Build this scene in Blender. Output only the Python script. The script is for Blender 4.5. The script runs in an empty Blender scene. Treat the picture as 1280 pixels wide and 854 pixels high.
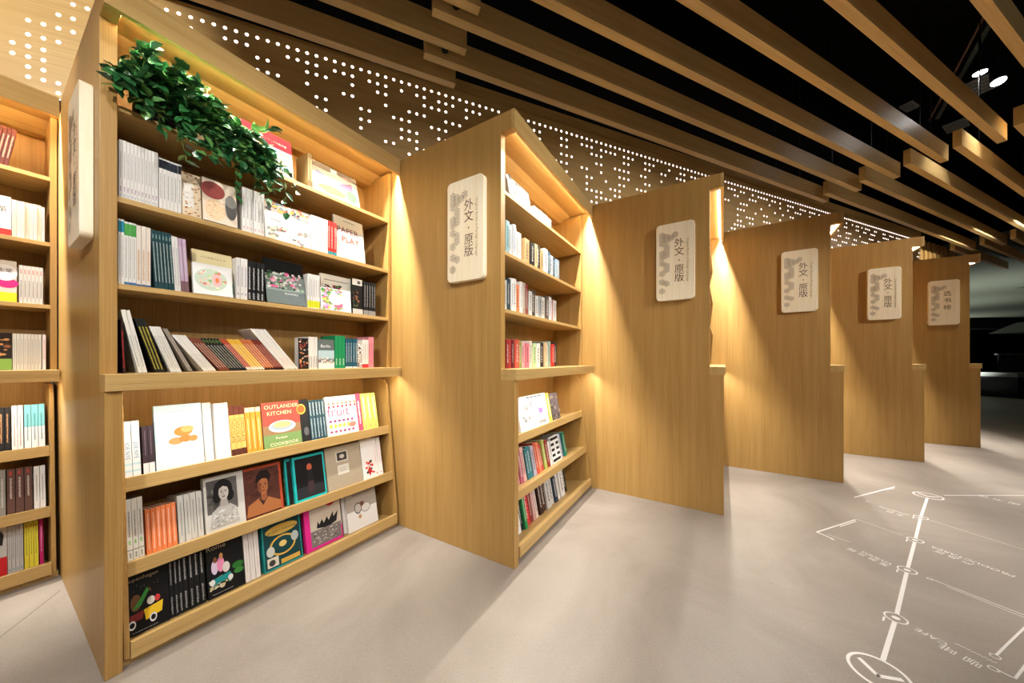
import bpy, math, random
from mathutils import Vector, Matrix, Euler
R = math.radians
random.seed(7)
SC = bpy.context.scene
COL = SC.collection

# ------------------------------------------------------------------ camera, world, exposure
FPX, HZN, EYE = 414.0, 449.5, 1.1            # focal length in pixels of a 1280 wide frame, horizon row, eye height
cd = bpy.data.cameras.new('camera'); cam = bpy.data.objects.new('camera', cd); COL.objects.link(cam)
cd.sensor_width = 36.0; cd.lens = 36.0 * FPX / 1280.0
cd.shift_y = (HZN - 427.0) / 1280.0
cd.clip_start = 0.02
cam.location = (0, 0, EYE); cam.rotation_euler = (R(90), 0, 0)
SC.camera = cam
SC.view_settings.view_transform = 'Standard'; SC.view_settings.look = 'None'
SC.view_settings.gamma = 1.0; SC.view_settings.use_curve_mapping = False
SC.view_settings.exposure = 0.75
SC.cycles.use_denoising = True
SC.cycles.max_bounces = 8; SC.cycles.diffuse_bounces = 5
SC.cycles.sample_clamp_indirect = 8
w = bpy.data.worlds.new('world'); SC.world = w; w.use_nodes = True
w.node_tree.nodes['Background'].inputs[0].default_value = (1.0, 0.95, 0.88, 1)
w.node_tree.nodes['Background'].inputs[1].default_value = 0.045
LED_TOP, LED_LOW, SPOT = 98.0, 4.3, .46     # watts per bookcase strip, spotlight factor

# ------------------------------------------------------------------ materials
def lin(h):
    h = h.lstrip('#'); out = []
    for i in (0, 2, 4):
        c = int(h[i:i+2], 16) / 255
        out.append(c / 12.92 if c <= .04045 else ((c + .055) / 1.055) ** 2.4)
    return (*out, 1)
_m = {}
def col(h, rough=.6, spec=.22):
    k = (h, rough)
    if k not in _m:
        m = bpy.data.materials.new('print_' + h.lstrip('#')); m.use_nodes = True
        b = m.node_tree.nodes['Principled BSDF']
        v = lin(h); q = .80 if min(v[:3]) > .6 else .9 if min(v[:3]) > .4 else 1; b.inputs['Base Color'].default_value = (v[0]*q, v[1]*q, v[2]*q, 1); b.inputs['Roughness'].default_value = rough
        b.inputs['Specular IOR Level'].default_value = spec
        _m[k] = m
    return _m[k]
def emit(name, c, s):
    m = bpy.data.materials.new(name); m.use_nodes = True; nt = m.node_tree
    nt.nodes.clear(); e = nt.nodes.new('ShaderNodeEmission'); o = nt.nodes.new('ShaderNodeOutputMaterial')
    e.inputs[0].default_value = c; e.inputs[1].default_value = s
    nt.links.new(e.outputs[0], o.inputs[0]); return m
def wood(name, axis, c1, c2, rough=.42, fine=260., mixf=1.0):
    m = bpy.data.materials.new(name); m.use_nodes = True; nt = m.node_tree; b = nt.nodes['Principled BSDF']
    tc = nt.nodes.new('ShaderNodeTexCoord')
    s = [fine] * 3; s['xyz'.index(axis)] = 3.0
    mp = nt.nodes.new('ShaderNodeMapping'); mp.inputs['Scale'].default_value = s
    n = nt.nodes.new('ShaderNodeTexNoise'); n.inputs['Scale'].default_value = 1.0; n.inputs['Detail'].default_value = 4
    s2 = [26.] * 3; s2['xyz'.index(axis)] = .8
    mp2 = nt.nodes.new('ShaderNodeMapping'); mp2.inputs['Scale'].default_value = s2
    n2 = nt.nodes.new('ShaderNodeTexNoise'); n2.inputs['Scale'].default_value = 1.0; n2.inputs['Detail'].default_value = 3
    n2.inputs['Distortion'].default_value = .2
    add = nt.nodes.new('ShaderNodeMath'); add.operation = 'MULTIPLY_ADD'; add.inputs[1].default_value = .6
    mul = nt.nodes.new('ShaderNodeMath'); mul.operation = 'MULTIPLY'; mul.inputs[1].default_value = .4
    cr = nt.nodes.new('ShaderNodeValToRGB')
    cr.color_ramp.elements[0].position = .36; cr.color_ramp.elements[0].color = lin(c1)
    cr.color_ramp.elements[1].position = .62; cr.color_ramp.elements[1].color = lin(c2)
    L = nt.links.new
    L(tc.outputs['Object'], mp.inputs[0]); L(mp.outputs[0], n.inputs[0])
    L(tc.outputs['Object'], mp2.inputs[0]); L(mp2.outputs[0], n2.inputs[0])
    L(n2.outputs[0], mul.inputs[0]); L(n.outputs[0], add.inputs[0]); L(mul.outputs[0], add.inputs[2])
    L(add.outputs[0], cr.inputs[0]); L(cr.outputs[0], b.inputs['Base Color'])
    b.inputs['Roughness'].default_value = rough; b.inputs['Specular IOR Level'].default_value = .35
    return m
WV = wood('oak_veneer_upright', 'z', '#A07A40', '#B58F54')
WX = wood('oak_veneer_lengthwise', 'x', '#B08E54', '#C6A56C')
WB = wood('oak_slat', 'x', '#C6A467', '#DEC086')
WL = wood('pale_pine', 'z', '#F2E2BE', '#FBF0D8', fine=60.)
LEDM = emit('led_strip_glow', (1, .95, .84, 1), 9)
HOLE = emit('backlight_glow', (1, .84, .74, 1), 2.6)
LENS = emit('spotlight_lens', (1, .97, .92, 1), 40)
BLK = col('#060606', .6); DMET = col('#141414', .35)
def floor_mat():
    m = bpy.data.materials.new('polished_concrete'); m.use_nodes = True; nt = m.node_tree; b = nt.nodes['Principled BSDF']
    tc = nt.nodes.new('ShaderNodeTexCoord'); L = nt.links.new
    n = nt.nodes.new('ShaderNodeTexNoise'); n.inputs['Scale'].default_value = 1.1; n.inputs['Detail'].default_value = 8; n.inputs['Roughness'].default_value = .62; n.inputs['Distortion'].default_value = .8
    cr = nt.nodes.new('ShaderNodeValToRGB')
    cr.color_ramp.elements[0].position = .3; cr.color_ramp.elements[0].color = lin('#7A7067')
    cr.color_ramp.elements[1].position = .7; cr.color_ramp.elements[1].color = lin('#978D83')
    n2 = nt.nodes.new('ShaderNodeTexNoise'); n2.inputs['Scale'].default_value = 130; n2.inputs['Detail'].default_value = 2
    mx = nt.nodes.new('ShaderNodeMixRGB'); mx.blend_type = 'OVERLAY'; mx.inputs[0].default_value = .18
    L(tc.outputs['Object'], n.inputs[0]); L(n.outputs[0], cr.inputs[0]); L(tc.outputs['Object'], n2.inputs[0])
    L(cr.outputs[0], mx.inputs[1]); L(n2.outputs[0], mx.inputs[2]); L(mx.outputs[0], b.inputs['Base Color'])
    bp = nt.nodes.new('ShaderNodeBump'); bp.inputs['Strength'].default_value = .08; bp.inputs['Distance'].default_value = .002
    L(n2.outputs[0], bp.inputs['Height']); L(bp.outputs[0], b.inputs['Normal'])
    b.inputs['Roughness'].default_value = .48; b.inputs['Specular IOR Level'].default_value = .35
    return m
FLM = floor_mat()
def leaf_mat():
    m = bpy.data.materials.new('vine_leaf'); m.use_nodes = True; nt = m.node_tree; b = nt.nodes['Principled BSDF']
    g = nt.nodes.new('ShaderNodeNewGeometry'); cr = nt.nodes.new('ShaderNodeValToRGB')
    cr.color_ramp.elements[0].color = lin('#1C4A28'); cr.color_ramp.elements[1].color = lin('#648E44')
    e = cr.color_ramp.elements.new(.6); e.color = lin('#2C6C38')
    nt.links.new(g.outputs['Random Per Island'], cr.inputs[0]); nt.links.new(cr.outputs[0], b.inputs['Base Color'])
    b.inputs['Roughness'].default_value = .28; b.inputs['Specular IOR Level'].default_value = .8
    return m
LEAF = leaf_mat()

# ------------------------------------------------------------------ mesh helpers
class MB:
    def __init__(s): s.v = []; s.f = []; s.mi = []; s.m = []
    def mid(s, m):
        if m not in s.m: s.m.append(m)
        return s.m.index(m)
    def poly(s, pts, m):
        i = len(s.v); s.v += [tuple(p) for p in pts]; s.f.append(tuple(range(i, i + len(pts)))); s.mi.append(s.mid(m))
    def box(s, a, b, m):
        (x0, y0, z0), (x1, y1, z1) = a, b; i = len(s.v)
        s.v += [(x0,y0,z0),(x1,y0,z0),(x1,y1,z0),(x0,y1,z0),(x0,y0,z1),(x1,y0,z1),(x1,y1,z1),(x0,y1,z1)]
        for q in ((0,3,2,1),(4,5,6,7),(0,1,5,4),(1,2,6,5),(2,3,7,6),(3,0,4,7)):
            s.f.append(tuple(i + k for k in q)); s.mi.append(s.mid(m))
    def prism(s, pts, h0, h1, m, ax='x'):
        """closed prism: 2-D polygon pts in the plane across ax, extruded from h0 to h1"""
        def P(p, h): return {'x': (h, p[0], p[1]), 'y': (p[0], h, p[1]), 'z': (p[0], p[1], h)}[ax]
        n = len(pts); i = len(s.v); s.v += [P(p, h0) for p in pts] + [P(p, h1) for p in pts]; k = s.mid(m)
        s.f.append(tuple(range(i, i + n))); s.mi.append(k)
        s.f.append(tuple(range(i + 2 * n - 1, i + n - 1, -1))); s.mi.append(k)
        for j in range(n):
            q = (j + 1) % n; s.f.append((i + j, i + n + j, i + n + q, i + q)); s.mi.append(k)
    def tube(s, p0, p1, r, m, n=12, r1=None):
        p0, p1 = Vector(p0), Vector(p1); d = (p1 - p0).normalized(); r1 = r if r1 is None else r1
        a = d.orthogonal().normalized(); b = d.cross(a); i = len(s.v); k = s.mid(m)
        for p, rr in ((p0, r), (p1, r1)):
            for j in range(n):
                t = 2 * math.pi * j / n; s.v.append(tuple(p + rr * (math.cos(t) * a + math.sin(t) * b)))
        for j in range(n):
            q = (j + 1) % n; s.f.append((i + j, i + q, i + n + q, i + n + j)); s.mi.append(k)
        s.f.append(tuple(i + j for j in range(n - 1, -1, -1))); s.mi.append(k)
        s.f.append(tuple(i + n + j for j in range(n))); s.mi.append(k)
    def add(s, verts, faces, m, M=None):
        i = len(s.v); k = s.mid(m)
        s.v += [tuple(M @ Vector(v)) if M else tuple(v) for v in verts]
        for f in faces: s.f.append(tuple(i + q for q in f)); s.mi.append(k)
    def mesh(s, name):
        me = bpy.data.meshes.new(name); me.from_pydata(s.v, [], s.f)
        for m in s.m: me.materials.append(m)
        me.polygons.foreach_set('material_index', s.mi); me.update(); return me
def obj(name, mb, parent=None, bevel=0, recalc=True):
    me = mb if isinstance(mb, bpy.types.Mesh) else mb.mesh(name)
    if recalc and not isinstance(mb, bpy.types.Mesh):
        import bmesh
        bm = bmesh.new(); bm.from_mesh(me); bmesh.ops.recalc_face_normals(bm, faces=bm.faces[:]); bm.to_mesh(me); bm.free()
    o = bpy.data.objects.new(name, me); COL.objects.link(o)
    if parent: o.parent = parent
    if bevel:
        b = o.modifiers.new('bevel', 'BEVEL'); b.width = bevel; b.segments = 2; b.limit_method = 'ANGLE'
    return o
def tag(o, label=None, cat=None, group=None, kind=None):
    for k, v in (('label', label), ('category', cat), ('group', group), ('kind', kind)):
        if v: o[k] = v
    return o
def empty(name, M=None):
    o = bpy.data.objects.new(name, None); o.empty_display_size = .1; COL.objects.link(o)
    if M is not None: o.matrix_world = M
    return o
_tx = {}
def text_geo(s, align='LEFT'):
    k = (s, align)
    if k not in _tx:
        c = bpy.data.curves.new('t', 'FONT'); c.body = s; c.size = 1; c.align_x = align; c.resolution_u = 2
        o = bpy.data.objects.new('t', c); COL.objects.link(o); bpy.context.view_layer.update()
        me = o.evaluated_get(bpy.context.evaluated_depsgraph_get()).to_mesh()
        _tx[k] = ([tuple(v.co) for v in me.vertices], [tuple(p.vertices) for p in me.polygons])
        o.to_mesh_clear(); COL.objects.unlink(o); bpy.data.objects.remove(o); bpy.data.curves.remove(c)
    return _tx[k]
def frame(ox, ex, ey, s=1.0):
    """matrix taking text (x right, y up) to the plane with axes ex, ey at ox"""
    ex, ey = Vector(ex) * s, Vector(ey) * s; ez = ex.cross(ey).normalized() * s
    return Matrix(((ex.x, ey.x, ez.x, ox[0]), (ex.y, ey.y, ez.y, ox[1]), (ex.z, ey.z, ez.z, ox[2]), (0, 0, 0, 1)))

# ------------------------------------------------------------------ the row of bookcases: places
#        origin (x, y)      heading  width
U = {0: (-2.925, .620, 31.5, 1.225), 1: (-1.390, 1.129, 31.5, 1.225), 2: (.013, 1.735, 31.5, 1.300),
     3: (1.491, 2.331, 32.5, 1.30), 4: (2.950, 2.945, 33.0, 1.30), 5: (4.410, 3.540, 33.0, 1.30), 6: (5.830, 4.120, 33.0, 1.30)}
for k in range(6):                       # each bookcase runs up to the side panel of the next one
    (x, y, th, _), (x2, y2, th2, _) = U[k], U[k + 1]
    a, b = R(90 - th), R(90 - th2); e, n = Vector((math.cos(a), math.sin(a))), Vector((-math.sin(b), math.cos(b)))
    dx, dy = x2 - x, y2 - y; U[k] = (x, y, th, (dx * n.y - dy * n.x) / (e.x * n.y - e.y * n.x) - .001)
def UM(k):
    x, y, th, W = U[k]; return Matrix.Translation((x, y, 0)) @ Matrix.Rotation(R(90 - th), 4, 'Z')
def ux(k, u, y):
    """distance along bookcase k of the sight line through column u, at depth y behind its face"""
    X, Y, th, W = U[k]; s, c = math.sin(R(th)), math.cos(R(th)); r = (u - 640) / FPX
    return (r * (Y + s * y) - (X - c * y)) / (s - c * r)
def fp(u, v):
    Y = EYE * FPX / (v - HZN); return ((u - 640) / FPX * Y, Y)

# ------------------------------------------------------------------ setting
mb = MB(); mb.box((-7, -9, -.05), (46, 26, 0), FLM); tag(obj('floor', mb), kind='structure')
mb = MB(); mb.box((-7, -9, 4.7), (46, 26, 4.75), col('#020202', .9, .1)); tag(obj('ceiling', mb), kind='structure')
# perforated wall above the bookcases
wd, wn, WD = Vector((.9226, .3858, 0)), Vector((-.3858, .9226, 0)), 2.45
WALLM = Matrix(((wd.x, wn.x, 0, wn.x * WD), (wd.y, wn.y, 0, wn.y * WD), (0, 0, 1, 0), (0, 0, 0, 1)))
def perforated():
    rows = [3.053, 2.991, 2.932, 2.858, 2.789, 2.719, 2.660, 2.608, 2.558, 2.508, 2.458]
    edges = [3.112] + [(a + b) / 2 for a, b in zip(rows, rows[1:])] + [2.43]
    s, x0 = .052, -3.12; n = 221; rr = .0098
    mb = MB(); rnd = random.Random(11)
    off = .724 - .052 * 36 + .052 * 0
    for j, z in enumerate(rows):
        zt, zb = edges[j], edges[j + 1]; on = j == 0; left = rnd.randint(1, 4)
        for i in range(n):
            xa, xb = x0 + i * s, x0 + (i + 1) * s; cx = (xa + xb) / 2
            if j:
                left -= 1
                if left <= 0:
                    on = not on; left = rnd.choice((1, 2, 2, 3, 3, 4)) if on else rnd.choice((1, 1, 2, 2, 3)) + (j > 1)
            if not on: mb.poly([(xa, 0, zb), (xb, 0, zb), (xb, 0, zt), (xa, 0, zt)], WX); continue
            zc = z; N = 12; ring = []; out = []
            for q in range(N):
                a = 2 * math.pi * (q + .5) / N; ca, sa = math.cos(a), math.sin(a)
                ring.append((cx + rr * ca, 0, zc + rr * sa))
                k = min((s / 2) / abs(ca), ((zt - zc) if sa > 0 else (zc - zb)) / abs(sa))
                out.append((cx + k * ca, 0, zc + k * sa))
            for q in range(N):
                p = (q + 1) % N; pts = [ring[q], out[q]]
                (ax, _, az), (bx, _, bz) = out[q], out[p]
                if abs(ax - bx) > 1e-5 and abs(az - bz) > 1e-5:
                    pts.append((xb if max(ax, bx) > cx + s / 2 - 1e-5 else xa, 0, zt if max(az, bz) > zt - 1e-5 else zb))
                mb.poly(pts + [out[p], ring[p]], WX)
    w = obj('wall_back', mb, recalc=False); w.matrix_world = WALLM; tag(w, kind='structure')
    b = MB(); b.box((x0, .008, 2.43), (x0 + n * s, .012, 3.112), HOLE); obj('backlight_panel', b, w)
    c = MB(); c.box((x0, -.004, 3.112), (x0 + n * s, .05, 3.122), WX); obj('top_trim', c, w)
perforated()

# ------------------------------------------------------------------ bookcases
SH = [2.036, 1.70, 1.38]; LEDGE = 1.048
TILT = R(11)
RK = [(.654, .082), (.352, .045), (.070, .020)]          # rack shelves: height of the front, depth of the lip
def bookcase(k, label):
    X, Y, th, W = U[k]; root = empty('bookcase', UM(k)); tag(root, label, 'bookcase', 'oak bookcases along the wall')
    back = 1.34
    p = MB(); p.prism([(.0, 0), (.0, .99), (.085, .99), (.085, 2.32), (.02, 2.32), (.02, 2.42), (back, 2.42), (back, 0)], 0, .042, WV)
    obj('side_panel', p, root, .0015)
    p = MB(); p.box((.042, .355, 0), (W, .372, 2.35), WV); obj('back_panel', p, root)
    e = W - .004
    for z in SH:
        p = MB(); p.box((.042, .094, z - .02), (e - .02, .355, z), WX); obj('shelf', p, root, .001)
    p = MB(); p.box((e - .02, .092, LEDGE), (e, .355, 2.345), WV); obj('side_board', p, root)
    p = MB(); p.prism([(0, -.012), (e, -.012), (e, .355), (.042, .355), (.042, .0855), (0, .0855)], 1.013, LEDGE, WX, 'z'); p.box((0, -.012, .99), (e, .006, 1.0129), WX); p.box((0, .0061, .99), (.042, .0855, 1.0129), WX); obj('ledge', p, root, .0015)
    c = MB(); c.prism([(0, 2.32), (.02, 2.32), (.02, 2.365), (.20, 2.365), (.29, 2.315), (.355, 2.315), (.355, 2.42), (0, 2.42)], .042, e, WX)
    c.box((0, 0, 2.32), (.042, .0199, 2.42), WX)
    obj('canopy', c, root)
    p = MB(); p.box((.05, .026, 2.353), (e - .02, .040, 2.3645), LEDM); obj('light_strip', p, root)
    p = MB(); p.box((.06, .010, 1.002), (e - .03, .022, 1.0125), LEDM); obj('light_strip', p, root)
    # display rack: two shaped cheeks, three sloping shelves with lips, plinth
    prof = [(.353, .03), (.012, .03), (.014, .10)] + [(.108 + .058 * (1 - math.cos(a)) + .0 , .90 + .07 * math.sin(a)) for a in [R(q) for q in (0, 22, 45, 67, 90)]] + [(.353, .97)]
    for xa in (.046, e - .022):
        p = MB(); p.prism(prof, xa, xa + .014, WV); obj('rack_cheek', p, root, .001)
    xa, xb = .061, e - .023; t = math.tan(TILT)
    for z, y in RK:
        p = MB(); yb = .345
        p.prism([(y, z - .045), (y, z + .006), (y + .014, z + .006), (y + .014, z - .002), (yb, z - .002 - (yb - y - .014) * t), (yb, z - .02 - (yb - y - .014) * t), (y + .014, z - .022), (y + .014, z - .045)], xa, xb, WX)
        obj('rack_shelf', p, root)
    p = MB(); p.box((xa, -.0, .030), (xb, .0195, .088), WX); p.box((.0425, .03, 0), (e, .05, .0295), WX); obj('plinth', p, root)
    # lamps of the two strips
    for nm, y, z, Wt, tl in (('canopy_lamp', .027, 2.352, LED_TOP, -62), ('ledge_lamp', .017, 1.000, LED_LOW, -25)):
        ld = bpy.data.lights.new(nm, 'AREA'); ld.shape = 'RECTANGLE'; ld.size = W - .12; ld.size_y = .010; ld.energy = Wt; ld.color = (1, .96, .88)
        lo = bpy.data.objects.new(nm, ld); COL.objects.link(lo); lo.parent = root; lo.location = ((W) / 2, y, z); lo.rotation_euler = (R(tl), 0, 0)
names = {0: 'wooden bookcase cut off by the picture edge, beyond the vine-topped one',
         1: 'large wooden bookcase with a trailing vine on its top shelf',
         2: 'wooden bookcase with open shelves seen narrow in the middle of the row',
         3: 'bookcase showing its plain side, with a bright strip in its top notch',
         4: 'fourth bookcase of the row, plain side with one plaque, behind the notched one',
         5: 'fifth bookcase, plain oak side, just before the smallest end one',
         6: 'smallest looking last bookcase at the dark far end of the row'}
for k in range(7): bookcase(k, names[k])

# ------------------------------------------------------------------ plaques
def hexcells(mb, cx, cy, r, M, ink):
    # a honeycomb flower: six small outlined hexagons round a dot
    for q in range(7):
        a = R(60 * q + 30); d = r * .60 if q < 6 else 0; hx, hy = cx + d * math.cos(a), cy + d * math.sin(a); ro, ri = r * .29, r * (.20 if q < 6 else .0)
        P = lambda rr, s: M @ Vector((hx + rr * math.cos(R(60 * s + 30)), hy + rr * math.sin(R(60 * s + 30)), 0))
        for s in range(6):
            if ri: mb.poly([P(ri, s), P(ro, s), P(ro, s + 1), P(ri, s + 1)], ink)
            else: mb.poly([M @ Vector((hx, hy, 0)), P(ro * .6, s), P(ro * .6, s + 1)], ink)
def plaque(k, chars, sub, label):
    root = empty('sign_plaque', UM(k)); tag(root, label, 'sign', 'pale wooden plaques on the bookcase sides')
    y0, y1, z0, z1, th = .177, .437, 1.545, 2.120, .034
    pts = []; r = .028
    for cy, cz, a0 in ((y1 - r, z1 - r, 0), (y0 + r, z1 - r, 90), (y0 + r, z0 + r, 180), (y1 - r, z0 + r, 270)):
        for q in range(6): a = R(a0 + 18 * q); pts.append((cy + r * math.cos(a), cz + r * math.sin(a)))
    p = MB(); p.prism(pts, -th, -.001, WL); obj('board', p, root, .002)
    W, H = y1 - y0, z1 - z0; ink = col('#5A3A20', .7); inkh = col('#5E4028', .7); ink2 = col('#A58B66', .7)
    F = lambda fx, fz, s=1, e=-.0006: frame((-th + e, y1 - fx * W, z0 + fz * H), (0, -1, 0), (0, 0, 1), s)
    g = MB()
    for fx, fz in ((.16,.86),(.16,.805),(.16,.75),(.16,.62),(.16,.565),(.16,.49),(.16,.355),(.16,.245),(.16,.125),
                   (.28,.835),(.28,.78),(.28,.70),(.28,.645),(.28,.59),(.28,.455),(.28,.40),(.28,.22),(.40,.81),(.50,.845)):
        hexcells(g, 0, 0, .026, F(fx, fz), inkh)
    obj('hexagon_pattern', g, root, recalc=False)
    n = len(chars); zs = [.735 - .112 * i for i in range(n)] if n == 5 else [.70 - .155 * i for i in range(n)]
    for ch, z in zip(chars, zs):
        v, f = text_geo(ch, 'CENTER')
        if ch == '·': v, f = [(-.06, .3, 0), (.06, .3, 0), (.06, .42, 0), (-.06, .42, 0)], [(0, 1, 2, 3)]
        t = MB(); t.add(v, f, ink, F(.61, z - .045, .068)); obj('character', t, root, recalc=False)
    if sub:
        t = MB(); v, f = text_geo(sub, 'CENTER'); t.add(v, f, ink2, frame((-th - .0006, y1 - .80 * W, z0 + .50 * H), (0, 0, -1), (0, -1, 0), .0225))
        obj('small_lettering', t, root, recalc=False)
eng = 'Original Books in Foreign Language'
plaque(1, '外文·原版', eng, 'plaque seen almost edge-on beside the trailing vine')
plaque(2, '外文·原版', eng, 'largest face-on pale wooden plaque, on the side of the half-open bookcase')
plaque(3, '外文·原版', eng, 'pale plaque below the bright notch of the plain sided bookcase')
plaque(4, '外文·原版', eng, 'middle-sized pale plaque, third of the four alike lettered ones seen face-on')
plaque(5, '外文·原版', eng, 'smallest plaque with five characters, beside the shorter three-character one')
plaque(6, '选书榜', None, 'small pale plaque with only three characters on the last bookcase')

# ------------------------------------------------------------------ books
ORD = ['first', 'second', 'third', 'fourth', 'fifth', 'sixth', 'seventh', 'eighth', 'ninth', 'tenth', 'eleventh', 'twelfth', 'thirteenth']
NUM = ['zero', 'one', 'two', 'three', 'four', 'five', 'six', 'seven', 'eight', 'nine', 'ten', 'eleven', 'twelve', 'thirteen']
UN = {0: 'edge bookcase', 1: 'vine bookcase', 2: 'half-open bookcase'}
SN = ['top shelf', 'second shelf', 'third shelf', 'ledge', 'upper rack', 'middle rack', 'bottom rack']
def base(shelf):
    """height, depth of the book fronts, backward tilt"""
    if shelf < 3: return SH[shelf], .100, 0
    if shelf == 3: return LEDGE, .100, 0
    z, y = RK[shelf - 4]; yb = y + .030 + (0, .02, .035)[shelf - 4]
    return z - .002 - (yb - y - .014) * math.tan(TILT), yb, TILT
PAGE = col('#EFE8DA', .8)
def spine_mesh(t, h, d, st):
    """st: dict c=cover colour, bands=[(z0,z1,colour)], marks=[(z0,z1,w,colour)] lettering blocks, txt=(string,z0,size,colour)"""
    m = MB(); c = col(st['c']); k = .0012
    m.box((0, 0, 0), (t, k, h), c); m.box((0, k, 0), (k, d, h), c); m.box((t - k, k, 0), (t, d, h), c)
    for a, b, q in st.get('bands', ()): m.box((-.00012, -.0002, a * h), (t + .00012, k, b * h), col(q))
    rnd = random.Random(hash(st['c']) & 255 if False else len(st.get('marks', ())) + int(h * 1000))
    for a, b, wd_, q in st.get('marks', ()):
        z = b * h; q = col(q)
        while z > a * h:
            s = wd_ * t * rnd.uniform(.7, 1.0); e = min(s * rnd.uniform(.7, 1.1), z - a * h)
            if e < .0008: break
            x = t / 2 - wd_ * t / 2 + rnd.uniform(0, wd_ * t - s)
            # a small stroke cluster standing for one printed character
            m.poly([(x, -.0004, z - e), (x + s, -.0004, z - e), (x + s, -.0004, z - e * .72), (x, -.0004, z - e * .72)], q)
            m.poly([(x + s * .35, -.0004, z - e * .72), (x + s * .62, -.0004, z - e * .72), (x + s * .62, -.0004, z), (x + s * .35, -.0004, z)], q)
            m.poly([(x, -.0004, z - e * .3), (x + s * .35, -.0004, z - e * .3), (x + s * .35, -.0004, z - e * .1), (x, -.0004, z - e * .1)], q)
            z -= e * 1.25
    if 'txt' in st:
        s_, z0, sz, q = st['txt']; v, f = text_geo(s_)
        m.add(v, f, col(q), frame((t / 2 - sz * .34, -.0006, z0 * h), (0, 0, -1), (1, 0, 0), sz))
    pg = MB(); pg.box((k + .0001, k + .0001, .002), (t - k - .0001, d - .003, h - .002), PAGE)
    return m.mesh('book'), pg.mesh('page_block')
def lab(n, i, desc, k, s):
    if n == 1: return f'{desc}, {SN[s]} of the {UN[k]}'
    pos = f'{ORD[i]} from left of {NUM[n]}'
    r = f'{pos} {desc}, {SN[s]}, {UN[k]}'
    if len(r.replace(',', '').split()) > 16: print('LONG', r)
    return r
def run(k, s, u0, u1, n, h, st, desc, lean=0, d=.15, dy=0, gap=.09, X=None):
    z, y, tl = base(s); y += dy
    xa, xb = X or (ux(k, u0, y), ux(k, u1, y)); cl = math.cos(R(lean)); end = U[k][3] - .031
    if xb > end and not X:
        n2 = int((end - xa) / (xb - xa) * n); xb = xa + (xb - xa) * n2 / n; n = n2
    if n < 1: return
    pitch = (xb - xa) / n * cl; t = pitch * (1 - gap); d = min(d, .245 - dy - (.03 if s > 3 else 0))
    me, pg = spine_mesh(t, h, d, st); lz = t * math.sin(R(lean)) if lean > 0 else 0
    rnd = random.Random(int(u0 * 7 + s)); M0 = UM(k)
    for i in range(n):
        o = bpy.data.objects.new('book', me); COL.objects.link(o)
        p = bpy.data.objects.new('page_block', pg); COL.objects.link(p); p.parent = o
        x = xa + i * pitch / cl
        o.matrix_world = M0 @ Matrix.Translation((x, y + rnd.uniform(0, .004), z + .0007 + lz)) @ Matrix.Rotation(-tl, 4, 'X') @ Matrix.Rotation(R(lean), 4, 'Y')
        tag(o, lab(n, i, desc, k, s), 'book', f'{desc}, {SN[s]}, {UN[k]}' if n > 1 else None)
def rotx(a): return Matrix.Rotation(a, 4, 'X')
def art(m, w, h, items):
    e = -.0003
    rnd = random.Random(len(items) + int(w * 999))
    for it in items:
        e -= .00012; a = it[0]
        if a == 'r':
            _, x0, z0, x1, z1, c = it; m.poly([(x0*w, e, z0*h), (x1*w, e, z0*h), (x1*w, e, z1*h), (x0*w, e, z1*h)], col(c))
        elif a == 'e':
            _, cx, cz, rx, rz, c = it; m.poly([(w*(cx + rx*math.cos(q*math.pi/10)), e, h*(cz + rz*math.sin(q*math.pi/10))) for q in range(20)], col(c))
        elif a == 'p':
            m.poly([(x*w, e, z*h) for x, z in it[1]], col(it[2]))
        elif a == 't':
            _, s, x, z, sz, c = it[:6]; v, f = text_geo(s, it[6] if len(it) > 6 else 'LEFT'); m.add(v, f, col(c), frame((x*w, e, z*h), (1, 0, 0), (0, 0, 1), sz*w))
        elif a == 's':
            _, n, x0, z0, x1, z1, r, cs = it
            for _i in range(n):
                e -= .00001; cx, cz = rnd.uniform(x0, x1)*w, rnd.uniform(z0, z1)*h; rr = r*w*rnd.uniform(.5, 1.2); q0 = rnd.random()*6; c = col(rnd.choice(cs)); el = rnd.uniform(.5, 1)
                m.poly([(cx + rr*math.cos(q0 + q*math.pi/4), e, cz + rr*el*math.sin(q0 + q*math.pi/4)) for q in range(8)], c)
def face(k, s, u0, u1, h, items, desc, c='#FFFFFF', t=.014, tilt=8, dy=0, turn=0, n=1, yaw=0):
    """a book standing with its front cover to the room, leaning back"""
    z, y, tl = base(s); y += dy
    xa, xb = ux(k, u0, y), min(ux(k, u1, y), U[k][3] - .031); w = xb - xa; m = MB(); kk = .0015; cc = col(c); tl = max(tl, R(tilt))
    if w < .006: return
    m.box((0, 0, 0), (w, kk, h), cc); m.box((0, t - kk, 0), (w, t, h), cc); m.box((0, kk, 0), (kk, t - kk, h), cc)
    art(m, w, h, items)
    pg = MB(); pg.box((kk + .0001, kk + .0001, .002), (w - .003, t - kk - .0001, h - .002), PAGE)
    o = obj('book', m, recalc=False); obj('page_block', pg, o)
    lift = 0 if s > 3 else .0
    o.matrix_world = UM(k) @ Matrix.Translation((xa, y, z + .0007 + (t * math.sin(tl) if s <= 3 else 0))) @ Matrix.Rotation(-tl, 4, 'X') @ Matrix.Rotation(R(yaw), 4, 'Z')
    tag(o, f'{desc}, {SN[s]} of the {UN[k]}', 'book')
    return o
W_ = '#F4F2EE'
def sty(c, ink='#333333', a=.2, b=.85, wd=.45, **kw):
    return dict(c=c, marks=[(a, b, wd, ink)] + kw.pop('more', []), **kw)
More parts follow.
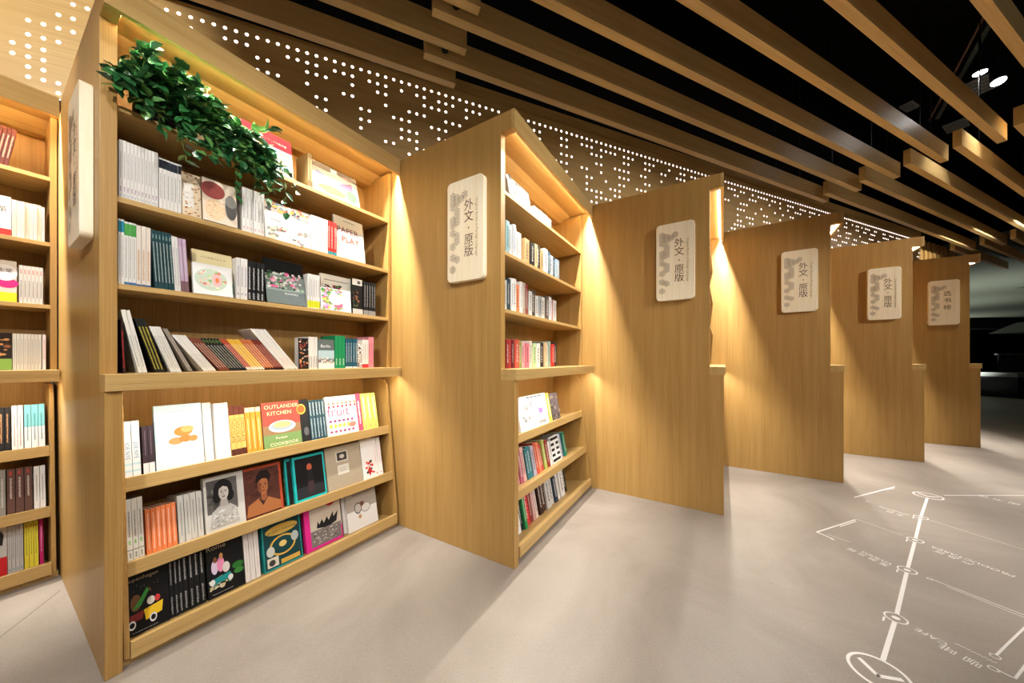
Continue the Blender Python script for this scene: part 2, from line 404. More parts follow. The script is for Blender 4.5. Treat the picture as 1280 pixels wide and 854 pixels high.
# --- vine bookcase, top shelf
face(1, 0, 247, 268, .20, [('r', .3, .78, .85, .9, '#4A3B30')], 'cream box book with a brown label behind the vine', '#EDE2CC', t=.03, tilt=3, dy=.13)
face(1, 0, 304, 367, .20, [('r', 0, .66, 1, 1, '#D8344A'), ('t', '美しい住宅インテリアの教科書', .08, .78, .058, '#FFFFFF'), ('r', .03, .3, .38, .64, '#D9B98A'), ('r', .4, .28, .68, .64, '#9BB3C4'), ('r', .7, .05, .97, .6, '#C9A57A'), ('r', .05, .04, .66, .26, '#F3F1EC'), ('p', ((.05, .32), (.2, .55), (.36, .34)), '#F0E2C8'), ('r', .45, .34, .66, .5, '#E9EEF2'), ('r', .74, .1, .92, .3, '#6E8090')], 'red and white interior photo book lying open-faced', '#DCD8D0')
face(1, 0, 392, 450, .19, [('r', 0, .8, 1, 1, '#2A2422'), ('e', .25, .45, .2, .3, '#8E93B8'), ('e', .6, .35, .3, .16, '#E8D9B0'), ('e', .72, .6, .16, .25, '#9A6A8A'), ('e', .4, .18, .3, .14, '#C8603A'), ('e', .82, .25, .12, .2, '#4E6E50'), ('p', ((.1, .7), (.5, .5), (.9, .75), (.5, .85)), '#F2E6D0'), ('r', .42, .82, .55, .95, '#E8E2DA')], 'art book with swirling coloured shapes', '#EFE7D6', tilt=14)
run(1, 0, 385, 391, 2, .185, sty('#6E5A38', '#E9D9A0'), 'olive thin books', d=.12)
# second shelf
run(1, 1, 149, 198, 11, .215, sty(W_, '#8A8A90', .35, .8, .4, more=[(.12, .2, .5, '#7A3A78'), (.03, .07, .4, '#3A6A9A')]), 'white books with purple dots')
run(1, 1, 199, 227, 6, .20, sty(W_, '#555555', .2, .7, .35, bands=[(.80, .97, '#1E2430')]), 'white black-topped books')
face(1, 1, 228, 252, .185, [('r', .05, .2, .6, .75, '#F2EEE6'), ('t', 'かご', .12, .5, .2, '#4A3A2A'), ('s', 60, .1, .02, .98, .98, .07, ['#A8744A', '#C69A6A', '#8A5A38', '#E8D8BC']), ('r', .12, .42, .5, .72, '#F6F2EA'), ('t', 'basket', .16, .52, .09, '#4A3A2A')], 'basketry craft book in browns', '#E4D2B4', tilt=6)
face(1, 1, 254.5, 297, .19, [('e', .3, .75, .35, .2, '#8A3A34'), ('e', .35, .3, .3, .25, '#E2C49E'), ('s', 40, .1, .1, .6, .5, .03, ['#F4E8D4', '#C8A078']), ('e', .82, .45, .18, .3, '#4A4846'), ('e', .82, .58, .17, .14, '#7C7A76')], 'craft book picturing a dark bowl and pink weave', '#EBD9C4', tilt=6, dy=-.008)
run(1, 1, 303, 331, 6, .205, sty(W_, '#70707A', .3, .8, .4, more=[(.06, .12, .5, '#B05A6A')]), 'white books with small pink marks')
face(1, 1, 332, 388, .195, [('r', 0, .72, 1, 1, '#B9A79C'), ('s', 60, .02, .75, .98, .98, .045, ['#C8605A', '#3A3A40', '#E8E0D4', '#7A8A8E', '#D8A84A']), ('t', 'FASHION DRAWING STYLE', .1, .5, .062, '#6A6A6A'), ('s', 40, .05, .05, .95, .36, .05, ['#D9C8A8', '#C98A7A', '#E8D8C8', '#8A8A80']), ('e', .62, .2, .1, .12, '#F8F8F8'), ('e', .8, .18, .08, .12, '#E8E4DE'), ('r', .58, .1, .66, .13, '#222222')], 'white style book with a strip of tiny photos', '#F7F5F1', tilt=6)
run(1, 1, 389, 410, 6, .19, sty(W_, '#9A9AA0', .3, .8, .4), 'white slim books beside the red ones')
run(1, 1, 410, 421, 3, .19, sty('#C8342E', '#F4D8C8', .2, .85, .5, bands=[(0, .1, '#2A8A94')]), 'red books with teal feet')
face(1, 1, 421, 457, .255, [('r', 0, .72, 1, 1, '#D6C9AC'), ('t', 'PAPER', .06, .62, .27, '#6E1E10'), ('t', 'PLAY', .2, .40, .27, '#8E3408'), ('e', .5, .16, .34, .1, '#E4E2DC'), ('e', .5, .16, .31, .085, '#F8F7F4'), ('t', 'edited by', .34, .15, .06, '#AAAAAA'), ('r', .3, .9, .7, .92, '#8A8070')], 'white cover lettered PAPER PLAY in orange', '#B8B6B0', tilt=8)
# third shelf
run(1, 2, 148, 155.5, 2, .240, sty(W_, '#4A6A78', .1, .75, .35, bands=[(.80, .97, '#1E7C96')]), 'white books with teal tops')
run(1, 2, 155.5, 171, 3, .235, sty(W_, '#5A6A50', .1, .75, .35, bands=[(.78, .97, '#4A9A4A'), (.0, .04, '#3A6A9A')]), 'white books with green tops')
run(1, 2, 171, 189, 3, .232, sty('#EFE6DA', '#B8803A', .1, .6, .5, bands=[(.0, .03, '#3A5A8A')]), 'cream books with ochre print')
run(1, 2, 194.3, 219, 6, .228, sty('#22444A', '#D8E0DC', .12, .8, .4, more=[(.86, .93, .5, '#9AC0B8')]), 'dark green books', lean=-3)
run(1, 2, 219, 227, 2, .22, sty(W_, '#8A8A90', .1, .8, .4), 'white books by lavender pair', lean=-3)
run(1, 2, 227, 237, 2, .218, sty('#B9A0B8', '#F4F0F4', .3, .85, .4, bands=[(0, .2, '#7A5A60')]), 'lavender books', lean=-3)
face(1, 2, 242, 292, .20, [('r', 0, .7, 1, 1, '#D9CC9E'), ('r', .02, .1, 1, .34, '#1E7A58'), ('t', 'パリのおべんとう', .2, .84, .08, '#4A4030'), ('e', .35, .55, .1, .07, '#3A4A6A'), ('e', .62, .6, .13, .08, '#B8743A'), ('e', .48, .5, .08, .05, '#5A3A2A')], 'cream and green cookery book standing behind the white one', '#E6DDBC', tilt=7, dy=.03)
face(1, 2, 242, 291, .135, [('e', .45, .5, .42, .36, '#CFE0CC'), ('s', 40, .15, .2, .8, .75, .05, ['#7AA85A', '#E8C8B8', '#D87A6A', '#F4F0E8', '#B8D08A']), ('e', .6, .5, .13, .2, '#F2B8B8'), ('e', .6, .5, .05, .09, '#E87A4A')], 'low white cookery book with a salad plate', '#FAFAF8', tilt=7, dy=-.002)
run(1, 2, 296, 310, 3, .19, sty(W_, '#6A5A8A', .3, .8, .4, more=[(.1, .15, .5, '#5A2A8A')]), 'white books beside black ones')
run(1, 2, 310, 331, 4, .185, sty('#141416', '#E8E8E8', .28, .85, .5, more=[(.04, .2, .6, '#DADADA')]), 'black white-lettered books')
face(1, 2, 334, 383, .235, [('r', 0, 0, 1, .66, '#7C8884'), ('r', 0, 0, 1, .3, '#5E6866'), ('s', 90, .05, .35, .95, .72, .05, ['#E86AA0', '#D8E0D8', '#4A7A4A', '#A8C0A8', '#F0B8D0', '#2A4A32', '#F4F4F0']), ('t', 'FLOWERS', .45, .22, .08, '#E8ECE8'), ('r', 0, .74, 1, 1, '#0A0A0A')], 'black cover with a bunch of pink flowers', '#111111', tilt=12)
run(1, 2, 385, 400, 5, .185, sty(W_, '#7A7A80', .35, .85, .4, bands=[(.02, .22, '#D4D82A')]), 'white books with yellow feet')
face(1, 2, 403, 441, .215, [('r', .1, .84, .9, .86, '#6A6A60'), ('s', 60, .1, .52, .62, .72, .06, ['#8A2A4A', '#4A6A3A', '#D88AA0', '#2A3A22'])], 'cream cover standing behind the wreath book', '#E6DFCE', tilt=6, dy=.025)
face(1, 2, 402, 439, .13, [('s', 140, .06, .05, .9, .95, .06, ['#E87AA0', '#8AB05A', '#F0D860', '#D86A8A', '#4A8A4A', '#C8A0D0']), ('e', .48, .52, .24, .26, '#FAFAFA'), ('r', .7, 0, 1, 1, '#F8F8F6')], 'white book with a flower wreath', '#FAFAFA', tilt=6, dy=-.002)
face(1, 2, 441, 453.5, .215, [('r', 0, .82, 1, 1, '#EDEAE2'), ('r', .5, .86, .8, .95, '#555555'), ('r', 0, 0, 1, .14, '#C8C4BC'), ('s', 30, .05, .2, .6, .7, .1, ['#4A5A3A', '#8A5A3A', '#3A2A22'])], 'black cover with white label by the black spines', '#141414', tilt=2)
run(1, 2, 455, 470, 5, .21, sty('#16181A', '#B8B8B8', .25, .9, .4, bands=[(0, .14, '#8E8E8A')]), 'black books at the shelf end')
# ledge
def leaning(k, s, x, xend, seq):
    def total(sc):
        q, pl, ph = x, 0, .2
        for n, t, h, st, desc, lean, sl in seq:
            if lean > pl: q += min(h, ph) * math.cos(R(lean)) * (math.tan(R(lean)) - math.tan(R(pl))) + .001
            q += sl + n * t * sc / math.cos(R(lean)); pl, ph = lean, h
        return q
    sc = 1.0
    while total(sc) > xend: sc -= .005
    pl, ph = 0, .2
    for n, t, h, st, desc, lean, sl in seq:
        t *= sc
        x += sl
        if lean > pl: x += min(h, ph) * math.cos(R(lean)) * (math.tan(R(lean)) - math.tan(R(pl))) + .001
        L = n * t / math.cos(R(lean)); run(k, s, 0, 0, n, h, st, desc, lean=-lean, X=(x, x + L)); x += L; pl, ph = lean, h
leaning(1, 3, .050, .671, [(1, .012, .20, sty('#2A1414', '#C8342A', .1, .8, .6), 'dark thin leaning book with red print', 2, 0),
    (2, .020, .240, sty('#F4F2EA', '#7A8A8A', .1, .6, .4), 'tall white leaning books', 11, 0),
    (3, .015, .215, sty('#1C1C18', '#D8C84A', .06, .85, .55), 'black yellow-lettered leaning books', 15, .004),
    (4, .013, .19, sty(W_, '#8A8A80', .1, .8, .4), 'white leaning books by yellow-lettered ones', 19, .002),
    (2, .011, .19, sty('#8E857A', '#E8E0D8', .1, .8, .4), 'grey leaning books', 24, .002),
    (5, .012, .18, sty(W_, '#8A8070', .1, .5, .4), 'white steeply leaning books', 34, 0),
    (4, .0125, .175, sty('#7A4230', '#F0D8C8', .1, .85, .5), 'brown leaning books', 37, 0),
    (6, .0145, .175, sty('#17181A', '#D8DCD0', .08, .8, .5, more=[(.86, .96, .6, '#8AB04A')]), 'black leaning books', 37, 0),
    (3, .0115, .175, sty('#B04A34', '#F4E0D0', .1, .85, .5, bands=[(0, .1, '#E8D8C8')]), 'rust red leaning books', 37, 0),
    (4, .0165, .175, sty('#D9AE3C', '#FFF4D0', .1, .85, .5, bands=[(0, .1, '#F0E8D8')]), 'mustard yellow leaning books', 37, 0),
    (4, .0155, .178, sty('#B8683E', '#F4D8C0', .1, .85, .5, bands=[(0, .06, '#2A1A14')]), 'orange brown leaning books', 37, 0),
    (4, .012, .178, sty('#6E2A20', '#E8B0A0', .1, .85, .5, bands=[(0, .06, '#1A1010')]), 'dark red leaning books', 37, 0),
    (6, .0145, .245, sty('#F2F0EC', '#C8A0A0', .1, .3, .35), 'long white leaning books', 37.5, 0)])
face(1, 3, 375, 386, .165, [('s', 50, 0, .05, 1, .95, .12, ['#8A3A2A', '#E8DCD0', '#3A2A22', '#C88A5A'])], 'dark little photo book by the white spines', '#1C1816', tilt=2, dy=.0)
run(1, 3, 386, 397, 4, .175, sty(W_, '#1A1A1A', .04, .4, .6), 'white books with black print low')
face(1, 3, 398, 418, .165, [('r', 0, .62, 1, 1, '#5E6A68'), ('t', 'Berlin', .15, .72, .26, '#FFFFFF'), ('r', 0, .34, 1, .62, '#A8C0C8'), ('s', 40, .02, .18, .98, .36, .05, ['#C85A4A', '#E8DCC8', '#3A5A6A', '#F4F4F0']), ('r', 0, 0, 1, .18, '#EFEDE8')], 'city guide lettered Berlin over a harbour photo', '#8A9490', tilt=2)
run(1, 3, 419, 432, 3, .19, sty('#1C8A56', '#BEE4CC', .1, .3, .5), 'bright green books')
run(1, 3, 432, 447, 5, .178, sty('#1E5468', '#E0ECEC', .2, .85, .45, bands=[(0, .05, '#F0F0F0')]), 'petrol blue books')
face(1, 3, 447, 453, .165, [('s', 20, .1, .05, .9, .9, .2, ['#1A1A1A', '#FFFFFF'])], 'narrow black and white patterned book', '#BDB6AE', tilt=1)
run(1, 3, 453, 461, 3, .175, sty(W_, '#8A8A8A', .3, .85, .4, bands=[(0, .13, '#C83A3A')]), 'white books with red feet')
run(1, 3, 461, 467.5, 3, .195, sty('#D88A96', '#8A3A4A', .1, .8, .4), 'pink books ending the row')
# upper rack
run(1, 4, 156, 178, 2, .215, dict(c='#F6F8FA', bands=[(.1, .14, '#BFDCE4'), (.22, .26, '#BFDCE4'), (.8, .84, '#BFDCE4'), (.9, .94, '#BFDCE4')], txt=('JOE NYE', .62, .017, '#5A8AA8')), 'white books lettered JOE NYE')
run(1, 4, 180, 195, 2, .19, dict(c='#3A2C34', bands=[(0, .24, '#F4F0F0')], marks=[(.4, .9, .2, '#8A7A88')]), 'thin plum white-footed books')
face(1, 4, 196, 256, .265, [('r', 0, 0, 1, .42, '#DDE2E4'), ('t', 'ASSEMBLAGE SWEET', .3, .88, .05, '#8A9AA0'), ('t', 'Homemade cakes and tea', .34, .78, .035, '#9AA8AC'), ('e', .55, .36, .38, .05, '#E9EDF0'), ('e', .42, .43, .16, .055, '#B88450'), ('e', .62, .45, .14, .055, '#A87038'), ('e', .78, .44, .1, .05, '#B07C44'), ('e', .58, .57, .2, .075, '#B07838'), ('e', .66, .6, .14, .05, '#C89A5C'), ('e', .56, .2, .2, .02, '#E4E8EA'), ('r', .55, .2, .6, .33, '#EEF1F2')], 'large pale blue cookbook with buns on a stand', '#B4CCD8', t=.02)
face(1, 4, 257, 268, .26, [('e', .5, .5, .3, .12, '#E8E0D4')], 'pale book cover tucked behind the white spines', '#F3EEE6', dy=.02)
run(1, 4, 272, 290, 3, .255, sty('#FAFAF8', '#B8B8B8', .1, .8, .25, more=[(.82, .94, .35, '#222222')]), 'tall bright white books')
run(1, 4, 290.5, 310, 3, .235, dict(c='#D8A858', bands=[(.0, .15, '#4A2418'), (.82, 1, '#5A2A1A')], txt=('CHOCOLATE', .76, .019, '#2A140C')), 'tan books lettered CHOCOLATE')
run(1, 4, 310.5, 330, 3, .22, sty('#D88A2E', '#F8E8C0', .1, .75, .25, bands=[(.9, 1, '#E8C8A0')], more=[(.05, .95, .06, '#5A3A7A')]), 'orange spined cookbooks')
face(1, 4, 331, 378, .235, [('r', 0, .5, 1, 1, '#A2463A'), ('r', 0, 0, 1, .3, '#6E8A52'), ('t', 'OUTLANDER', .06, .86, .155, '#E8D0A0'), ('t', 'KITCHEN', .12, .72, .155, '#E8D0A0'), ('e', .5, .46, .36, .13, '#CFD8DC'), ('e', .5, .48, .3, .1, '#8A9AA4'), ('e', .5, .5, .24, .07, '#E0A070'), ('t', 'Recipes', .3, .2, .1, '#F4E8D0'), ('t', 'COOKBOOK', .14, .06, .13, '#F0E0C0')], 'cookbook with a blue dish on red and green', '#8A6A4A', t=.03)
face(1, 4, 378, 389, .235, [('e', .2, .78, .5, .12, '#E8B04A'), ('e', .2, .78, .4, .09, '#C85A2A'), ('e', .6, .26, .28, .1, '#5A5A5A')], 'dark cover with half a pizza showing', '#1E1E1E')
run(1, 4, 390, 410, 5, .225, sty('#2A4650', '#C8D4D4', .08, .55, .45, more=[(.62, .95, .5, '#E0E8E8')]), 'slate blue books')
face(1, 4, 411, 449, .235, [('r', .06, .88, .96, .9, '#C89AA0')] + [('e', .1 + .14*i, .82, .05, .035, '#E88A6A') for i in range(7)] + [('e', .1 + .14*i, .74, .04, .03, '#C83A4A') for i in range(7)] + [('t', 'fruit', .02, .5, .42, '#D8607A')] + [('e', .1 + .14*i, .38, .045, .03, '#8A3A6A') for i in range(6)] + [('e', .1 + .14*i, .26, .05, .05, '#A8C050') for i in range(6)] + [('e', .8, .25, .12, .06, '#E87A6A')] + [('e', .1 + .14*i, .12, .045, .03, '#9A4A7A') for i in range(6)], 'white cover lettered fruit with rows of fruits', '#FBF8F4', t=.02)
run(1, 4, 450, 455.5, 1, .24, sty('#E0506A', '#FFFFFF', .2, .8, .5), 'single raspberry pink book')
run(1, 4, 456, 474, 3, .235, sty('#D9E06A', '#FFFFFF', .3, .9, .4, more=[(.05, .15, .5, '#B84A5A')]), 'lime yellow books')
# middle rack
run(1, 5, 160, 182, 3, .225, sty('#F0EFE6', '#3A3A34', .38, .8, .35, bands=[(.16, .17, '#333333')], more=[(.26, .32, .6, '#6AB83A'), (.04, .12, .4, '#3A3A34')]), 'cream books with green mark')
run(1, 5, 184, 223, 6, .17, sty('#DC7A48', '#FCEEDC', .1, .9, .32), 'small orange books')
run(1, 5, 225, 256, 4, .19, sty('#C6C4BE', '#7A7A76', .15, .85, .3), 'silver grey books')
face(1, 5, 258, 308, .235, [('r', .06, .32, .82, .93, '#5A5856'), ('s', 24, .08, .34, .3, .9, .09, ['#4A4846', '#6A6866', '#3A3836']), ('e', .46, .72, .24, .20, '#141212'), ('e', .30, .60, .10, .10, '#141212'), ('e', .62, .60, .11, .11, '#141212'), ('p', ((.38, .5), (.40, .58), (.54, .58), (.56, .48), (.6, .4), (.34, .4)), '#A8A29C'), ('e', .47, .67, .125, .135, '#C8C2BC'), ('e', .42, .66, .07, .11, '#B4AEA8'), ('p', ((.33, .74), (.38, .82), (.5, .84), (.6, .78), (.56, .76), (.46, .79)), '#141212'),
    ('p', ((.39, .705), (.44, .715), (.44, .708), (.39, .698)), '#2A2624'), ('p', ((.49, .715), (.55, .708), (.55, .7), (.49, .708)), '#2A2624'), ('e', .42, .685, .02, .009, '#1E1A1A'), ('e', .52, .687, .02, .009, '#1E1A1A'), ('p', ((.465, .68), (.485, .63), (.455, .63)), '#968F88'), ('e', .47, .595, .042, .010, '#4A3A3A'), ('p', ((.1, .06), (.16, .34), (.34, .44), (.46, .40), (.62, .44), (.78, .34), (.84, .06)), '#A6A4A0'), ('s', 70, .14, .08, .8, .36, .035, ['#C8C8C6', '#B0B0AE', '#DADAD8', '#8E8C8A'])], 'grey cover with a vintage portrait photo of a person', '#D6D4CE', t=.03)
face(1, 5, 309, 355, .235, [('r', 0, 0, .93, .95, '#4E2A20'), ('s', 30, .02, .4, .9, .92, .08, ['#5A3024', '#44241C']), ('p', ((.0, .04), (.06, .26), (.34, .36), (.6, .34), (.93, .2), (.93, .04)), '#9C6238'), ('p', ((.34, .34), (.44, .2), (.58, .34), (.5, .4)), '#3A2018'), ('p', ((.40, .32), (.40, .46), (.56, .46), (.56, .34), (.48, .28)), '#8A5034'), ('p', ((.34, .5), (.33, .66), (.38, .76), (.52, .78), (.60, .68), (.60, .52), (.54, .42), (.44, .40)), '#A4663F'), ('p', ((.34, .5), (.33, .66), (.38, .74), (.42, .6), (.42, .42)), '#7E4A30'),
    ('p', ((.28, .64), (.30, .80), (.42, .90), (.60, .90), (.70, .78), (.64, .62), (.60, .72), (.46, .74), (.36, .70)), '#180C0A'), ('p', ((.38, .635), (.45, .64), (.45, .628), (.38, .622)), '#24120E'), ('p', ((.50, .64), (.57, .633), (.57, .62), (.50, .628)), '#24120E'), ('e', .42, .605, .02, .008, '#180C0A'), ('e', .53, .605, .02, .008, '#180C0A'), ('p', ((.47, .6), (.50, .54), (.455, .54)), '#7A452C'), ('e', .475, .49, .045, .009, '#5A2A20')], 'dark red cover with an orange portrait of a person', '#A84428', t=.02)
face(1, 5, 360, 367, .235, [('r', .3, 0, 1, .94, '#141414')], 'thin teal-edged book behind the dark fashion cover', '#1FA0A0', t=.014, dy=.012)
face(1, 5, 370, 409, .235, [('r', .06, .05, .95, .95, '#101012'), ('e', .5, .72, .08, .08, '#B0563A'), ('p', ((.44, .66), (.58, .66), (.62, .4), (.4, .4)), '#1E1C20'), ('p', ((.46, .4), (.54, .4), (.56, .15), (.44, .15)), '#6A5A5A'), ('r', .06, .05, .95, .3, '#26282C'), ('p', ((.42, .4), (.6, .4), (.62, .2), (.5, .12), (.42, .2)), '#3A2A2E')], 'black cover with teal border and a small standing figure', '#22B4B4', t=.02)
face(1, 5, 411, 454, .245, [('r', .28, .62, .62, .86, '#E2DCCE'), ('r', .31, .645, .59, .84, '#3A3834'), ('e', .45, .74, .07, .05, '#B8B0A4'), ('r', .3, .32, .62, .54, '#EDE8DC'), ('r', .36, .46, .56, .47, '#8A8478'), ('r', .36, .40, .56, .41, '#8A8478')], 'taupe linen cover with a small mounted photo', '#A89C88', t=.03)
face(1, 5, 455, 470, .25, [('s', 24, .3, .1, .9, .42, .1, ['#C83A3A', '#2A2A2A', '#E8B0A0']), ('p', ((.4, .2), (.6, .32), (.7, .16), (.55, .06)), '#A8242A')], 'white cover with a red and black jewel ornament', '#FAF8F6', t=.012)
run(1, 5, 470, 480, 2, .245, sty('#FAF8F6', '#D8A8A8', .3, .8, .3, more=[(.05, .1, .5, '#C83A3A')]), 'white books ending the rack')
# bottom rack
face(1, 6, 162, 213, .248, [('t', 'openhagen', .02, .78, .17, '#B8A890'), ('t', 'A WEEKEND IN THE CITY', .12, .9, .04, '#8A8070'), ('s', 8, .1, .62, .8, .72, .008, ['#FFFFFF']), ('e', .18, .46, .13, .12, '#6A4A2E'), ('p', ((.08, .36), (.3, .4), (.5, .58), (.46, .64), (.28, .5)), '#3A8A3A'), ('p', ((.02, .3), (.36, .32), (.32, .2), (.04, .2)), '#7A2A2A'), ('p', ((.36, .32), (.84, .36), (.8, .2), (.4, .16)), '#E8C02A'), ('e', .07, .16, .09, .065, '#F4F4F4'), ('e', .07, .16, .06, .04, '#141414'), ('e', .58, .16, .09, .065, '#F4F4F4'), ('e', .58, .16, .06, .04, '#141414'), ('e', .54, .42, .1, .06, '#E8E0D8'), ('e', .7, .42, .07, .05, '#C83A3A'), ('p', ((.48, .6), (.54, .62), (.56, .54)), '#6A4A2E'), ('t', 'The best places to eat, shop and stay', .06, .04, .042, '#E8E8E8')], 'black city guide with a cargo bicycle drawing', '#0E0E10', t=.02)
run(1, 6, 214, 231, 3, .25, sty('#141416', '#D8D8D8', .5, .84, .42, more=[(.05, .32, .5, '#A8A8A8'), (.88, .92, .4, '#4AC0A8')]), 'black guides with turquoise dots')
run(1, 6, 231, 259, 4, .25, sty('#141414', '#D8D8D8', .5, .84, .42, more=[(.05, .32, .5, '#A8A8A8'), (.88, .92, .4, '#E8C02A')]), 'black guides with yellow dots')
face(1, 6, 261, 307, .248, [('t', 'Rome', .0, .8, .22, '#B8A890'), ('s', 34, .02, .14, .6, .32, .06, ['#D8D0B0', '#8A9A7A', '#C8B890', '#E8E0C8']), ('p', ((.06, .3), (.6, .34), (.66, .24), (.1, .2)), '#1E8A8A'), ('e', .2, .5, .09, .12, '#D8C8E0'), ('e', .36, .52, .1, .13, '#E08AB0'), ('e', .5, .44, .1, .09, '#E8E0D8'), ('e', .22, .62, .05, .05, '#8A5A3A'), ('e', .38, .66, .05, .05, '#C8905A'), ('e', .82, .4, .16, .06, '#2A6A2A'), ('e', .84, .3, .14, .05, '#3A7A34'), ('e', .12, .26, .07, .05, '#F0F0F0'), ('e', .6, .24, .07, .05, '#F0F0F0'), ('t', 'The best places to eat and drink', .1, .05, .042, '#E8E8E8')], 'black city guide with a scooter drawing', '#0E0E10', t=.02)
run(1, 6, 308, 327, 3, .22, sty('#F2ECE8', '#B8A8A0', .2, .8, .25), 'white books between black and teal covers')
face(1, 6, 331, 379, .243, [('r', .03, .03, .97, .97, '#123C40'), ('e', .5, .74, .42, .1, '#C8A44A'), ('t', "QUEER'S MANUAL", .5, .70, .095, '#16282A', 'CENTER'), ('e', .5, .42, .34, .2, '#C8A44A'), ('e', .5, .42, .29, .165, '#123C40'), ('e', .5, .44, .1, .06, '#D8C070'), ('e', .18, .36, .1, .1, '#C8CCC4'), ('e', .82, .5, .1, .1, '#A8B0AC'), ('r', .08, .06, .36, .24, '#D8D4C4'), ('r', .42, .05, .92, .14, '#C8A44A'), ('e', .2, .14, .08, .06, '#3A3A38'), ('t', 'THE', .5, .88, .1, '#C8A44A', 'CENTER')], 'ornate teal cover with gold Victorian style lettering', '#1F8C8C', t=.035)
face(1, 6, 384, 429, .243, [('r', .14, .32, 1, 1, '#C2B6A6'), ('e', .72, .93, .13, .1, '#C83A56'), ('p', ((.3, .44), (.34, .58), (.38, .50), (.46, .6), (.5, .5), (.6, .62), (.64, .52), (.78, .68), (.78, .56), (.92, .66), (.86, .44), (.6, .38)), '#1C1A1C'), ('r', .14, .06, .97, .40, '#77706E'), ('s', 40, .2, .1, .9, .36, .028, ['#A8A09C', '#C8C4C0', '#5A5452'])], 'magenta edged cover with black lace drawing', '#D8288A', t=.03)
face(1, 6, 430.5, 434, .235, [], 'plain pale book edge behind the jewellery cover', '#D8D4CE', t=.03, dy=.02)
face(1, 6, 436.5, 473, .238, [('r', 0, .48, 1, 1, '#A59C92'), ('t', 'MODERN JEWELS', .5, .84, .075, '#4A443E', 'CENTER'), ('e', .36, .52, .12, .14, '#3A3634'), ('e', .36, .52, .10, .115, '#C0B8B0'), ('e', .62, .48, .16, .12, '#8A8480'), ('e', .62, .48, .14, .1, '#E6E2DE'), ('e', .5, .6, .07, .06, '#6A4A3A'), ('e', .4, .3, .05, .05, '#B88A5A')], 'white cover with rings and bracelets', '#F6F4F2', t=.03)
# --- edge bookcase: what shows before the big side panel
run(0, 0, -14, 10, 4, .19, sty('#5A2A22', '#E8C0A0', .2, .8, .4), 'dark red books leaning over', lean=8)
face(0, 0, 60, 92, .19, [('s', 30, .05, .05, .95, .6, .08, ['#F6F2A0', '#FFFFFF', '#D8D040'])], 'lemon yellow cover half hidden', '#E6DE48', tilt=8)
face(0, 1, -30, 14, .19, [('r', 0, 0, 1, .16, '#C8342E'), ('t', '茶', .55, .6, .36, '#1A1A1A'), ('r', .1, .2, .3, .8, '#D8D8D4')], 'white cover with black character and red foot', '#F4F2EE', tilt=4)
run(0, 1, 15, 52, 7, .18, sty('#F5F1E8', '#D8C0A8', .15, .85, .5), 'white books with faint gold lettering')
run(0, 1, 52, 60, 2, .175, sty(W_, '#8A3A4A', .3, .85, .35), 'white books beside teal ones')
run(0, 1, 60, 80, 4, .175, sty('#1E6A70', '#E0ECEC', .35, .85, .4, bands=[(0, .25, '#D83A8A')]), 'teal books with pink feet')
face(0, 2, -30, 21, .20, [('r', 0, 0, 1, .22, '#E4DC2A'), ('e', .75, .45, .3, .12, '#D82A7A'), ('e', .7, .7, .32, .2, '#F8F8F8'), ('t', '相生堂', .3, .72, .2, '#1A1A1A')], 'white cover with pink blot and yellow foot', '#D9D3C8', tilt=4)
run(0, 2, 24, 54, 6, .185, sty(W_, '#4A4A50', .15, .6, .4, more=[(.78, .9, .5, '#C8342E')]), 'white books with red seals')
run(0, 2, 55, 79, 5, .185, sty('#20283A', '#D8D8E0', .4, .85, .4, bands=[(0, .3, '#A83040')]), 'navy books with crimson feet')
face(0, 3, -30, 15, .18, [('r', 0, 0, 1, .3, '#7AA04A'), ('s', 26, .1, .4, .9, .9, .1, ['#3A2A20', '#8A5A3A', '#C8905A'])], 'dark food photo cover with green foot', '#241A14', tilt=4)
run(0, 3, 16, 52, 8, .178, sty('#E9E7E0', '#8A9090', .15, .85, .35), 'pale grey ledge books')
run(0, 3, 53, 67, 3, .178, sty('#F4EFEA', '#C8605A', .3, .85, .4), 'white red-lettered ledge books')
run(0, 3, 68, 80, 2, .175, sty('#C8CC3A', '#6A6A20', .2, .8, .4), 'yellow green ledge books')
run(0, 4, -10, 14, 3, .22, sty('#1E1A1A', '#D8A070', .2, .85, .4), 'black books')
run(0, 4, 15, 30, 2, .225, sty('#F4F0EA', '#7A5A4A', .1, .8, .3), 'white patterned books')
run(0, 4, 31, 82, 6, .225, dict(c='#F4F4F2', bands=[(.5, 1, '#7CC4C8')], marks=[(.2, .8, .35, '#3A5A62')]), 'half teal half white books')
run(0, 5, -10, 8, 2, .225, sty('#8A847C', '#E0DCD4', .2, .8, .4), 'grey books')
run(0, 5, 9, 42, 3, .22, sty('#5C4038', '#E4D8D0', .35, .8, .35, more=[(.86, .95, .5, '#C83A2A')]), 'brown books with red seals')
run(0, 5, 43, 58, 2, .215, sty('#F2F0EC', '#7A7A78', .2, .8, .3), 'plain white rack books')
run(0, 5, 59, 82, 3, .215, sty('#F2F0EC', '#7A7A78', .3, .8, .3, bands=[(0, .25, '#1E7A80')]), 'white teal-footed books')
face(0, 6, -30, 9, .24, [('r', 0, 0, 1, .38, '#C8242A'), ('p', ((.5, .7), (.6, .8), (.7, .72), (.8, .9), (.9, .8), (.85, .6)), '#1A1A1A')], 'grey and red cover with black brush strokes', '#C8C4C0')
run(0, 6, 10, 30, 4, .225, sty('#D4D0CC', '#5A6A7A', .3, .8, .35, more=[(.06, .12, .5, '#3A6A8A')]), 'light grey rack books')
run(0, 6, 31, 49, 3, .225, sty('#E4D440', '#6A5A20', .3, .85, .35, more=[(.88, .95, .5, '#C83A2A')]), 'yellow rack books')
run(0, 6, 50, 76, 5, .225, sty('#C01C6A', '#F8D8E8', .3, .85, .35), 'magenta rack books')
